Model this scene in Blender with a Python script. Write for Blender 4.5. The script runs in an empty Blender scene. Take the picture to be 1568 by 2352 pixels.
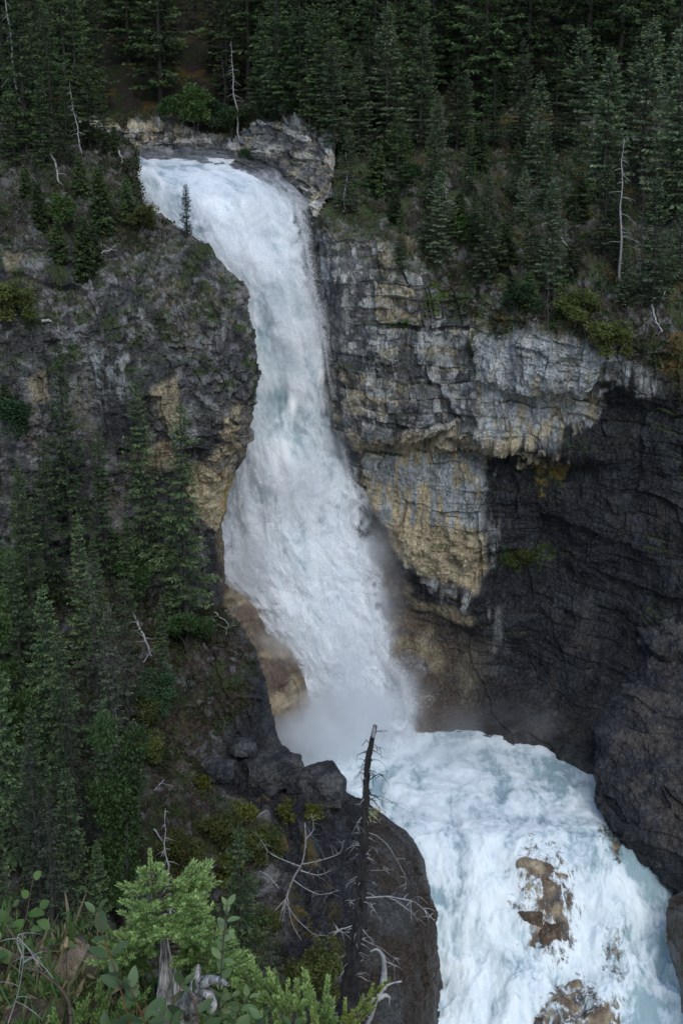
import bpy, math, random
import numpy as np
from math import radians, sin, cos, tan, atan, pi

S = bpy.context.scene
COL = S.collection
PITCH = radians(-18.0)
FL = 1176 / tan(radians(20.0))          # focal length in layout units (frame is 1568 x 2352)

# ---------------------------------------------------------------- camera
cam = bpy.data.cameras.new("camera")
cam.sensor_fit = 'VERTICAL'
cam.angle_y = radians(40.0)
cam.clip_start = 0.1
cam.clip_end = 2000
camo = bpy.data.objects.new("camera", cam)
camo.location = (0, 0, 0)
camo.rotation_euler = (radians(90) + PITCH, 0, 0)
COL.objects.link(camo)
S.camera = camo

# ---------------------------------------------------------------- light: overcast
SUN_EL, SUN_AZ = radians(46), radians(168)
w = bpy.data.worlds.new("World")
S.world = w
w.use_nodes = True
wn = w.node_tree
sky = wn.nodes.new('ShaderNodeTexSky')
sky.sky_type = 'NISHITA'
sky.sun_disc = False
sky.sun_elevation = SUN_EL
sky.sun_rotation = SUN_AZ
sky.air_density = 1.0
sky.dust_density = 1.0
sky.ozone_density = 2.0
bg = wn.nodes['Background']
bg.inputs['Strength'].default_value = 0.125
wn.links.new(sky.outputs[0], bg.inputs['Color'])
sl = bpy.data.lights.new("sun", 'SUN')
sl.energy = 1.2
sl.angle = radians(35)
sl.color = (1.0, 0.99, 0.97)
so = bpy.data.objects.new("sun", sl)
# vector to the sun
sv = np.array([sin(SUN_AZ) * cos(SUN_EL), cos(SUN_AZ) * cos(SUN_EL), sin(SUN_EL)])
so.rotation_euler = (pi / 2 - SUN_EL, 0, math.atan2(sv[0], -sv[1]))
COL.objects.link(so)
S.view_settings.view_transform = 'Standard'
S.view_settings.look = 'None'
S.view_settings.gamma = 1
S.view_settings.exposure = 0.36
S.render.engine = 'CYCLES'
cy = S.cycles
cy.max_bounces = 8
cy.diffuse_bounces = 2
cy.glossy_bounces = 2
cy.transparent_max_bounces = 12
cy.volume_bounces = 6
cy.use_denoising = True
cy.caustics_reflective = False
cy.caustics_refractive = False
cy.volume_step_rate = 1.5
cy.volume_max_steps = 128

# ---------------------------------------------------------------- layout helpers
def W(u, v, y):
    """world point at forward distance y seen in direction (u, v)"""
    x = (u - 784) / FL
    t = (1176 - v) / FL
    d = np.array([x, cos(PITCH) - t * sin(PITCH), sin(PITCH) + t * cos(PITCH)])
    return d * (y / d[1])

def proj(P):
    X, Y, Z = P[..., 0], P[..., 1], P[..., 2]
    f = Y * cos(PITCH) + Z * sin(PITCH)
    g = -Y * sin(PITCH) + Z * cos(PITCH)
    return 784 + FL * X / f, 1176 - FL * g / f

# ---------------------------------------------------------------- noise (numpy)
U32 = np.uint32
def _h(ix, iy, iz, seed):
    c = U32((seed * 974711 + 12345) & 0xFFFFFFFF)
    h = np.asarray(ix).astype(np.int32).view(U32) * U32(374761393) + np.asarray(iy).astype(np.int32).view(U32) * U32(668265263) + np.asarray(iz).astype(np.int32).view(U32) * U32(2246822519) + c
    h = (h ^ (h >> U32(13))) * U32(1274126177)
    h = (h ^ (h >> U32(16))) * U32(2654435769)
    return h ^ (h >> U32(15))

def gn(P, seed=0):
    sh = P.shape[:-1]
    P = np.asarray(P, np.float32).reshape(-1, 3)
    x, y, z = (np.ascontiguousarray(P[:, k]) for k in range(3))
    ix, iy, iz = (np.floor(k).astype(np.int32) for k in (x, y, z))
    fx, fy, fz = x - ix, y - iy, z - iz
    sx, sy, sz = (f * f * f * (f * (f * 6 - 15) + 10) for f in (fx, fy, fz))
    out = np.zeros(len(x), np.float32)
    k1 = np.float32(1 / 511.5)
    for dx in (0, 1):
        wx = sx if dx else 1 - sx
        for dy in (0, 1):
            wxy = wx * (sy if dy else 1 - sy)
            for dz in (0, 1):
                h = _h(ix + dx, iy + dy, iz + dz, seed)
                a = (h & U32(1023)).astype(np.float32) * k1 - 1
                b = ((h >> U32(10)) & U32(1023)).astype(np.float32) * k1 - 1
                c = ((h >> U32(20)) & U32(1023)).astype(np.float32) * k1 - 1
                out += wxy * (sz if dz else 1 - sz) * (a * (fx - dx) + b * (fy - dy) + c * (fz - dz))
    return (out * 1.1).reshape(sh)

def fbm(P, oct=4, seed=0, gain=.5, ridge=False):
    a, t = 1.0, 0
    for k in range(oct):
        n = gn(P * (2.03 ** k) + 17.3 * k, seed + k)
        if ridge:
            n = .5 - np.abs(n) * 2
        t = t + a * n
        a *= gain
    return t

def cells(P, seed=0, jit=.9):
    """worley over 8 neighbours: random value of nearest cell, f2-f1"""
    sh = P.shape[:-1]
    P = np.asarray(P, np.float32).reshape(-1, 3)
    x, y, z = (np.ascontiguousarray(P[:, k]) for k in range(3))
    bx, by, bz = (np.floor(k - .5).astype(np.int32) for k in (x, y, z))
    d1 = np.full(len(x), 9.0, np.float32); d2 = d1.copy(); r = d1 * 0
    j = np.float32(jit / 255.); o = np.float32(.5 - .5 * jit)
    for dx in (0, 1):
        for dy in (0, 1):
            for dz in (0, 1):
                cx, cy_, cz = bx + dx, by + dy, bz + dz
                h = _h(cx, cy_, cz, seed)
                ex = cx + o + (h & U32(255)).astype(np.float32) * j - x
                ey = cy_ + o + ((h >> U32(8)) & U32(255)).astype(np.float32) * j - y
                ez = cz + o + ((h >> U32(16)) & U32(255)).astype(np.float32) * j - z
                d = np.sqrt(ex * ex + ey * ey + ez * ez)
                m = d < d1
                d2 = np.where(m, d1, np.minimum(d2, d))
                r = np.where(m, ((h >> U32(24)) & U32(255)).astype(np.float32) / np.float32(255), r)
                d1 = np.where(m, d, d1)
    return r.reshape(sh), (d2 - d1).reshape(sh)

def sst(x, a, b):
    t = np.clip((x - a) / (b - a), 0, 1)
    return t * t * (3 - 2 * t)

def mix(a, b, t):
    t = np.asarray(t)[..., None]
    return np.asarray(a) * (1 - t) + np.asarray(b) * t

def polymask(U, V, poly, soft, warp=None):
    """1 inside the polygon, 0 outside, soft edge in layout units; warp shifts the edge"""
    inside = np.zeros(U.shape, bool)
    dist = np.full(U.shape, 1e9)
    n = len(poly)
    for k in range(n):
        x1, y1 = poly[k]; x2, y2 = poly[(k + 1) % n]
        if y1 != y2:
            c = ((y1 > V) != (y2 > V)) & (U < (x2 - x1) * (V - y1) / (y2 - y1) + x1)
            inside ^= c
        L = (x2 - x1) ** 2 + (y2 - y1) ** 2 + 1e-9
        t = np.clip(((U - x1) * (x2 - x1) + (V - y1) * (y2 - y1)) / L, 0, 1)
        dist = np.minimum(dist, np.hypot(U - x1 - t * (x2 - x1), V - y1 - t * (y2 - y1)))
    sd = np.where(inside, dist, -dist)
    if warp is not None:
        sd = sd + warp
    return sst(sd, -soft, soft)

# ---------------------------------------------------------------- sheets
def catmull(A, n, axis, even=True):
    """resample control array along axis with Catmull-Rom; spacing follows arc length of the mean line"""
    A = np.moveaxis(A, axis, 0)
    m = A.shape[0]
    ext = np.concatenate([2 * A[:1] - A[1:2], A, 2 * A[-1:] - A[-2:-1]])
    seg = np.linalg.norm(np.diff(A.reshape(m, -1, A.shape[-1]), axis=0), axis=-1).max(axis=1)
    cum = np.concatenate([[0], np.cumsum(seg)])
    t = np.interp(np.linspace(0, cum[-1], n), cum, np.arange(m))
    i = np.minimum(t.astype(int), m - 2)
    f = (t - i).reshape([-1] + [1] * (A.ndim - 1))
    p0, p1, p2, p3 = ext[i], ext[i + 1], ext[i + 2], ext[i + 3]
    R = .5 * ((2 * p1) + (p2 - p0) * f + (2 * p0 - 5 * p1 + 4 * p2 - p3) * f ** 2 + (3 * p1 - p0 - 3 * p2 + p3) * f ** 3)
    # blend towards linear to limit overshoot
    R = .6 * R + .4 * (p1 + (p2 - p1) * f)
    return np.moveaxis(R, 0, axis)

def sheet(rows, nr, nc):
    A = np.array([[W(*c) for c in r] for r in rows])
    return catmull(catmull(A, nr, 0), nc, 1)

def normals(G):
    du = np.gradient(G, axis=1); dv = np.gradient(G, axis=0)
    n = np.cross(dv, du)
    n /= np.linalg.norm(n, axis=-1, keepdims=True) + 1e-9
    if (n * G).sum(-1).mean() > 0:
        n = -n
    return n

def link(o, parent=None):
    COL.objects.link(o)
    if parent is not None:
        o.parent = parent
    return o

def tag(o, label=None, cat=None, group=None, kind=None):
    if label: o['label'] = label
    if cat: o['category'] = cat
    if group: o['group'] = group
    if kind: o['kind'] = kind
    return o

def mesh(name, V, F, mat, parent=None, smooth=False, cols=None, uv=None, attrs=None):
    """V (n,3); F (m,k) one polygon size"""
    V = np.asarray(V, np.float32); F = np.asarray(F, np.int32)
    me = bpy.data.meshes.new(name)
    k = F.shape[1]
    me.vertices.add(len(V)); me.vertices.foreach_set('co', V.ravel())
    me.loops.add(F.size); me.loops.foreach_set('vertex_index', F.ravel())
    me.polygons.add(len(F))
    me.polygons.foreach_set('loop_start', np.arange(0, F.size, k, dtype=np.int32))
    me.polygons.foreach_set('loop_total', np.full(len(F), k, np.int32))
    me.polygons.foreach_set('use_smooth', np.full(len(F), smooth))
    if cols is not None:
        a = me.color_attributes.new('Col', 'FLOAT_COLOR', 'POINT')
        c = np.ones((len(V), 4), np.float32); c[:, :3] = np.clip(cols, 0, 1)
        a.data.foreach_set('color', c.ravel())
    for nm, val in (attrs or {}).items():
        a = me.attributes.new(nm, 'FLOAT', 'POINT')
        a.data.foreach_set('value', np.asarray(val, np.float32).ravel())
    if uv is not None:
        l = me.uv_layers.new(name='UVMap')
        l.data.foreach_set('uv', np.asarray(uv, np.float32)[F.ravel()].ravel())
    me.materials.append(mat)
    me.update(calc_edges=True)
    o = bpy.data.objects.new(name, me)
    return link(o, parent)

def grid_mesh(name, G, mat, cols=None, smooth=False, uv=None, attrs=None, parent=None):
    nr, nc = G.shape[:2]
    idx = np.arange(nr * nc).reshape(nr, nc)
    F = np.stack([idx[:-1, :-1], idx[1:, :-1], idx[1:, 1:], idx[:-1, 1:]], -1).reshape(-1, 4)
    n = normals(G)
    # face winding towards the viewer
    a, b, c = G[:-1, :-1], G[1:, :-1], G[1:, 1:]
    if (np.cross(b - a, c - a) * a).sum() > 0:
        F = F[:, ::-1]
    return mesh(name, G.reshape(-1, 3), F, mat, parent, smooth,
                None if cols is None else cols.reshape(-1, 3),
                None if uv is None else uv.reshape(-1, 2),
                {k: v.ravel() for k, v in (attrs or {}).items()})

# ---------------------------------------------------------------- materials
def newmat(name):
    m = bpy.data.materials.new(name); m.use_nodes = True
    nt = m.node_tree
    return m, nt, nt.nodes['Principled BSDF'], nt.nodes['Material Output']

def N(nt, t, **kw):
    n = nt.nodes.new(t)
    for k, v in kw.items():
        if k in n.inputs: n.inputs[k].default_value = v
        else: setattr(n, k, v)
    return n

def noise_node(nt, vec, scale, detail=6, rough=.6, dist=0):
    n = N(nt, 'ShaderNodeTexNoise', Scale=scale, Detail=detail, Roughness=rough, Distortion=dist)
    nt.links.new(vec, n.inputs['Vector'])
    return n.outputs['Fac']

def remap(nt, fac, a, b, c, d):
    m = N(nt, 'ShaderNodeMapRange')
    nt.links.new(fac, m.inputs[0])
    for k, v in zip((1, 2, 3, 4), (a, b, c, d)): m.inputs[k].default_value = v
    return m.outputs[0]

def mathn(nt, op, a, b=None, clamp=False):
    m = nt.nodes.new('ShaderNodeMath'); m.operation = op; m.use_clamp = clamp
    for k, x in enumerate((a, b)):
        if x is None: continue
        if isinstance(x, (int, float)): m.inputs[k].default_value = x
        else: nt.links.new(x, m.inputs[k])
    return m.outputs[0]

def mixc(nt, fac, a, b, mode='MIX'):
    m = nt.nodes.new('ShaderNodeMix'); m.data_type = 'RGBA'; m.blend_type = mode
    for k, x in ((0, fac), (6, a), (7, b)):
        if isinstance(x, (int, float)): m.inputs[k].default_value = x
        elif isinstance(x, tuple): m.inputs[k].default_value = (*x, 1)
        else: nt.links.new(x, m.inputs[k])
    return m.outputs[2]

def rock_material(name, bump=.35, fine=1.0, speck=.5, rough=.85):
    m, nt, b, out = newmat(name)
    L = nt.links.new
    tc = nt.nodes.new('ShaderNodeTexCoord').outputs['Object']
    at = N(nt, 'ShaderNodeAttribute', attribute_name='Col').outputs['Color']
    wet = N(nt, 'ShaderNodeAttribute', attribute_name='wet').outputs['Fac']
    mp = nt.nodes.new('ShaderNodeMapping'); mp.inputs['Scale'].default_value = (1, 1, .6); L(tc, mp.inputs[0])
    v = mp.outputs[0]
    n1 = noise_node(nt, v, 1.1 * fine, 8, .62)
    n2 = noise_node(nt, v, 5.5 * fine, 7, .7)
    f1 = remap(nt, n1, .3, .7, .62, 1.38)
    f2 = remap(nt, n2, .3, .7, .55, 1.45)
    c = mixc(nt, 1.0, at, f1, 'MULTIPLY')
    c = mixc(nt, 1.0, c, f2, 'MULTIPLY')
    # pale mineral / lichen specks
    vo = N(nt, 'ShaderNodeTexVoronoi', Scale=6.0 * fine); L(v, vo.inputs['Vector'])
    n3 = noise_node(nt, v, 2.3 * fine, 4, .6)
    sp = mathn(nt, 'MULTIPLY', remap(nt, vo.outputs['Distance'], .12, .3, 1, 0), remap(nt, n3, .52, .62, 0, speck))
    dry = mathn(nt, 'SUBTRACT', 1.0, wet, True)
    sp = mathn(nt, 'MULTIPLY', sp, dry)
    c = mixc(nt, sp, c, (.30, .31, .30))
    L(c, b.inputs['Base Color'])
    L(remap(nt, wet, 0, 1, rough, .33), b.inputs['Roughness'])
    b.inputs['Specular IOR Level'].default_value = .35
    vo2 = N(nt, 'ShaderNodeTexVoronoi', Scale=2.6 * fine, feature='DISTANCE_TO_EDGE'); L(v, vo2.inputs['Vector'])
    hgt = mathn(nt, 'ADD', mathn(nt, 'MULTIPLY', n2, .6), mathn(nt, 'MULTIPLY', remap(nt, vo2.outputs['Distance'], 0, .08, 0, 1), .25))
    hgt = mathn(nt, 'ADD', hgt, mathn(nt, 'MULTIPLY', n1, .8))
    bp = N(nt, 'ShaderNodeBump', Strength=.9, Distance=bump); L(hgt, bp.inputs['Height'])
    L(bp.outputs[0], b.inputs['Normal'])
    return m

def leaf_material(name, sub=.25, rough=.6):
    m, nt, b, out = newmat(name)
    at = N(nt, 'ShaderNodeAttribute', attribute_name='Col').outputs['Color']
    oi = nt.nodes.new('ShaderNodeObjectInfo').outputs['Random']
    hs = nt.nodes.new('ShaderNodeHueSaturation')
    nt.links.new(at, hs.inputs['Color'])
    nt.links.new(remap(nt, oi, 0, 1, .485, .505), hs.inputs['Hue'])
    nt.links.new(remap(nt, mathn(nt, 'FRACT', mathn(nt, 'MULTIPLY', oi, 7.3)), 0, 1, .62, 1.4), hs.inputs['Value'])
    nt.links.new(hs.outputs[0], b.inputs['Base Color'])
    b.inputs['Roughness'].default_value = rough
    b.inputs['Specular IOR Level'].default_value = .3
    if sub:
        tr = nt.nodes.new('ShaderNodeBsdfTranslucent'); nt.links.new(hs.outputs[0], tr.inputs[0])
        mx = nt.nodes.new('ShaderNodeMixShader'); mx.inputs[0].default_value = sub
        nt.links.new(b.outputs[0], mx.inputs[1]); nt.links.new(tr.outputs[0], mx.inputs[2])
        nt.links.new(mx.outputs[0], out.inputs[0])
    return m

def bark_material(name, c1, c2, scale=12):
    m, nt, b, out = newmat(name)
    tc = nt.nodes.new('ShaderNodeTexCoord').outputs['Object']
    mp = nt.nodes.new('ShaderNodeMapping'); mp.inputs['Scale'].default_value = (1, 1, .25); nt.links.new(tc, mp.inputs[0])
    n1 = noise_node(nt, mp.outputs[0], scale, 6, .65)
    f = remap(nt, n1, .38, .62, 0, 1)
    nt.links.new(mixc(nt, f, c1, c2), b.inputs['Base Color'])
    b.inputs['Roughness'].default_value = .9
    bp = N(nt, 'ShaderNodeBump', Strength=.8, Distance=.02); nt.links.new(n1, bp.inputs['Height'])
    nt.links.new(bp.outputs[0], b.inputs['Normal'])
    return m

M_ROCK = rock_material("limestone", .25, 1.0, .55)
M_SMOOTH = rock_material("water_worn_rock", .10, .6, .15, .6)
M_SOIL = rock_material("rubble_soil", .2, 1.6, .5)
M_LEAF = leaf_material("needles")
M_BARK = bark_material("bark", (.018, .016, .014), (.06, .055, .05), 9)
M_DEAD = bark_material("dead_wood", (.16, .16, .165), (.42, .42, .42), 14)

VEG = []
GROUND = []          # (U, V, P) of every landform, to stand things on
def register(G, veg=None):
    U, V = proj(G)
    GROUND.append((U.ravel(), V.ravel(), G.reshape(-1, 3)))
    if veg is not None:
        n = normals(G)
        m = (veg.ravel() > .35) & (U.ravel() > -150) & (U.ravel() < 1720) & (V.ravel() > -150) & (V.ravel() < 2500)
        VEG.append((G.reshape(-1, 3)[m], n.reshape(-1, 3)[m], veg.ravel()[m]))

def ground_at(u, v):
    best = None
    for U, V, P in GROUND:
        d = np.hypot(U - u, V - v)
        m = d < 7
        if m.any():
            k = np.where(m)[0]
            j = k[np.argmin(P[k, 1])]
            if best is None or P[j, 1] < best[1]: best = P[j]
    if best is None:
        bd = 1e9
        for U, V, P in GROUND:
            d = np.hypot(U - u, V - v); j = np.argmin(d)
            if d[j] < bd: bd, best = d[j], P[j]
    return best.copy()
# ================================================================ LANDFORMS
GREY = np.array([.15, .152, .15]); BLUE = np.array([.31, .335, .34]); TAN = np.array([.38, .32, .205])
DARK = np.array([.022, .024, .028]); BROWN = np.array([.085, .062, .043]); SOIL = np.array([.048, .036, .026])
MOSS = np.array([.035, .055, .012]); OCHRE = np.array([.14, .085, .018]); PALE = np.array([.47, .47, .45])

def hrand(i, j, seed):
    return (_h(i, j, j * 0 + 7, seed) & U32(1023)).astype(np.float32) / np.float32(1023)

def masonry(s, z, w, h, seed):
    """irregular bedded blocks: value, tilt coordinate, distance to the bed joint"""
    zz = z / h
    li = np.floor(zz).astype(np.int32); fz = zz - li
    sh = hrand(li, li * 0, seed) * 7.3
    ww = w * (.6 + .9 * hrand(li, li * 0 + 5, seed))
    ss = s / ww + sh
    si = np.floor(ss).astype(np.int32); fs = ss - si
    cut = .2 + .6 * hrand(si, li, seed + 1)
    left = fs < cut
    k = si * 2 + left
    r = hrand(k, li, seed + 2)
    t = (hrand(k, li, seed + 3) - .5) * (fs - .5) + (hrand(k, li, seed + 4) - .5) * (fz - .5)
    return r, t, fz

def rock_disp(P, rubble, smooth, seed=0, vert=1.0):
    """relief along the normal in metres. rubble/smooth in 0..1 per vertex"""
    w1 = gn(P / 3.1, seed + 3); w2 = gn(P / 1.1, seed + 5)
    S_ = P[..., 0] + .5 * P[..., 1] + w1 * .7 + w2 * .25
    Zw = P[..., 2] + gn(P / 8, seed + 4) * 1.6 + gn(P / 2.0, seed + 7) * .45 + w2 * .12 + .05 * P[..., 0]
    m1 = sst(gn(P / 5, seed + 8) + .3 * gn(P / 1.3, seed + 9), -.25, .25)
    a, ta, fa = masonry(S_, Zw, 5.2, 3.4, seed + 11)
    b, tb, fb = masonry(S_ + 9, Zw, 2.0, 1.15, seed + 12)
    c, tc_, fc = masonry(S_ + 3, Zw, .75, .42, seed + 13)
    q = P + np.stack([w1, w2, w1], -1) * .4
    cl, ce = cells(q / np.array([1.6, 1.6, 2.3]), seed + 14)
    soft = fbm(P / 6, 3, seed + 20) * 1.5
    fine = fbm(P / 1.1, 5, seed + 21, .62) * .30
    ridg = fbm(P / np.array([1.3, 1.3, 6]), 4, seed + 22, .55, ridge=True) * .36 * vert
    big, mid, strata = a, b, fb
    d_block = (a - .5) * 1.2 + ta * .9 + ((b - .5) * .75 + tb * .45) * (.3 + .7 * m1) + ((c - .5) * .26 + tc_ * .2) * (1 - .5 * m1) + (cl - .5) * .45 * (1 - m1) + ridg
    d_block -= .22 * (1 - sst(fb, 0, .12)) * m1
    st, e3 = cells(P / np.array([.42, .42, .34]), seed + 31)
    st2, e4 = cells(P / 1.1, seed + 32)
    d_rub = (a - .5) * .7 + (b - .5) * .35 * m1 + (st - .4) * .3 + (st2 - .5) * .4 * (1 - m1) + fbm(P / .35, 2, seed + 33) * .14
    d_smooth = fbm(P / 3, 4, seed + 40, .4) * .5 + fbm(P / np.array([5, 5, 1.3]), 3, seed + 41, .45, True) * .2 + (a - .5) * .3
    d = d_block * (1 - rubble) + d_rub * rubble
    d = d * (1 - smooth) + d_smooth * smooth
    return d + soft * (1 - smooth * .5) + fine * (1 - smooth * .7), mid, big, st, strata

def finish(name, G, nrm, rub, smo, col_fn, mat, label, seed=0, amp=1.0, veg=None, kind='structure', hold=None, fs=1.0):
    d, mid, big, st, strata = rock_disp(G * fs, rub, smo, seed)
    d = d / fs
    if hold is not None: d = d * hold - .25 * (1 - hold)
    H = G + nrm * (d * amp)[..., None]
    U, V = proj(G)
    cols, wet = col_fn(G, U, V, mid, big, st, strata, d, normals(H))
    o = grid_mesh(name, H, mat, cols, False, attrs={'wet': wet})
    register(H, veg)
    tag(o, label, None, None, kind)
    return o

# ---------------- right cliff: hill slope, rim, face, wet foot
RC = [  # (u, v, y) rows from the far slope down; columns from the hidden back edge on the left to beyond the frame
 [(690, 300, 150), (760, 285, 146), (860, 265, 146), (990, 250, 146), (1100, 240, 146), (1240, 235, 146), (1400, 230, 146), (1568, 225, 146), (1760, 220, 146)],
 [(700, 340, 134), (765, 325, 132), (860, 320, 131), (990, 330, 131), (1100, 335, 130), (1240, 340, 130), (1400, 345, 129), (1568, 350, 128), (1760, 350, 128)],
 [(700, 420, 128), (752, 410, 121), (860, 400, 122), (980, 440, 121), (1100, 460, 119), (1240, 480, 117), (1400, 500, 115), (1568, 500, 114), (1760, 500, 114)],
 [(700, 500, 126), (738, 500, 114), (840, 490, 114.5), (960, 540, 114), (1090, 600, 111), (1240, 620, 109), (1400, 640, 107), (1568, 650, 106), (1760, 650, 106)],
 [(690, 580, 125), (742, 585, 112), (840, 560, 111), (960, 610, 110.5), (1095, 690, 109), (1230, 700, 105.5), (1400, 745, 103.5), (1568, 790, 102), (1760, 790, 102)],
 [(690, 720, 125), (766, 720, 111.5), (850, 720, 109.5), (965, 720, 109), (1092, 760, 108), (1210, 745, 104), (1390, 790, 102.5), (1568, 850, 101.5), (1760, 850, 101)],
 [(700, 850, 125), (776, 850, 111), (860, 850, 108.8), (970, 850, 108), (1088, 855, 107), (1230, 870, 103.6), (1380, 880, 102.5), (1568, 930, 101), (1760, 930, 100)],
 [(700, 910, 125), (774, 905, 110.5), (860, 930, 108), (975, 940, 107.2), (1092, 935, 106.4), (1230, 905, 106.2), (1380, 925, 104.9), (1568, 980, 101), (1760, 980, 100)],
 [(720, 1000, 124), (776, 990, 110.4), (860, 1000, 108), (980, 1000, 107.2), (1095, 1000, 106.2), (1230, 1030, 105), (1380, 1040, 103.6), (1568, 1060, 101), (1760, 1060, 99)],
 [(740, 1045, 123), (818, 1042, 110.0), (880, 1035, 110.4), (985, 1030, 109.8), (1100, 1030, 108.8), (1235, 1060, 107.4), (1390, 1080, 104), (1568, 1100, 101), (1760, 1100, 98.5)],
 [(740, 1110, 122), (812, 1120, 111.4), (890, 1130, 109.8), (990, 1120, 108.8), (1100, 1110, 107.9), (1235, 1150, 106.4), (1395, 1180, 104), (1568, 1180, 100.5), (1760, 1180, 98)],
 [(740, 1250, 121), (818, 1250, 111.6), (900, 1240, 110), (1000, 1230, 108.2), (1105, 1230, 107), (1240, 1270, 106.8), (1400, 1290, 104), (1568, 1290, 99.5), (1760, 1290, 97.5)],
 [(760, 1380, 118), (845, 1380, 110.5), (930, 1370, 110), (1020, 1360, 108.4), (1105, 1370, 106.8), (1240, 1390, 106.2), (1400, 1410, 103), (1568, 1410, 98), (1760, 1410, 97)],
 [(780, 1500, 115), (865, 1500, 108.6), (950, 1500, 108.6), (1040, 1500, 107.6), (1120, 1500, 106.4), (1240, 1510, 105.4), (1400, 1530, 101), (1568, 1530, 96), (1760, 1530, 95)],
 [(820, 1610, 109), (900, 1615, 105.4), (960, 1615, 105), (1050, 1610, 105), (1130, 1610, 104.6), (1240, 1620, 103), (1400, 1650, 98.5), (1568, 1650, 94), (1760, 1650, 93)],
 [(830, 1690, 106), (900, 1690, 104), (950, 1690, 102.6), (1050, 1692, 102.4), (1140, 1700, 101.8), (1250, 1715, 100), (1400, 1780, 95), (1568, 1800, 90), (1760, 1800, 89)],
 [(840, 1780, 104), (900, 1780, 103), (950, 1780, 101), (1050, 1790, 101), (1140, 1790, 100), (1250, 1800, 98), (1400, 1880, 93), (1568, 1900, 88), (1760, 1900, 86)],
]
G = sheet(RC, 1150, 720)
nr = normals(G)
U, V = proj(G)
wp = fbm(G / 4, 4, 50) * 34 + fbm(G / .9, 3, 52) * 12
rim = np.interp(U, [700, 740, 840, 960, 1040, 1090, 1150, 1220, 1400, 1500, 1568, 1800], [500, 520, 530, 560, 700, 720, 760, 740, 790, 850, 900, 950])
slope = sst(rim + 15 - V + wp * .8, -20, 25)
foot = polymask(U, V, [(780, 1300), (880, 1250), (960, 1400), (1110, 1490), (1150, 1560), (1290, 1630), (1480, 1560), (1800, 1500), (1800, 2000), (780, 2000)], 40, wp)
darkwall = polymask(U, V, [(800, 1060), (850, 1130), (900, 1200), (905, 1250), (960, 1290), (1010, 1340), (1075, 1370), (1110, 1300), (1115, 1060), (1240, 1050), (1300, 1010), (1350, 960), (1400, 880), (1480, 880), (1520, 800), (1568, 720), (1800, 600), (1800, 1760), (900, 1760), (780, 1500), (790, 1200)], 22, wp * 1.3 + fbm(G / np.array([.6, .6, 5]), 4, 55) * 75 + fbm(G / .35, 3, 56) * 14)
face = polymask(U, V, [(835, 1050), (1105, 1045), (1110, 1215), (890, 1215)], 25, wp * .5) + .55 * polymask(U, V, [(1100, 900), (1380, 925), (1360, 1000), (1200, 1030), (1110, 1000)], 20, wp * .5)
smo = np.clip(foot * .8 + darkwall * .62 + face * .45, 0, .9)

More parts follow.
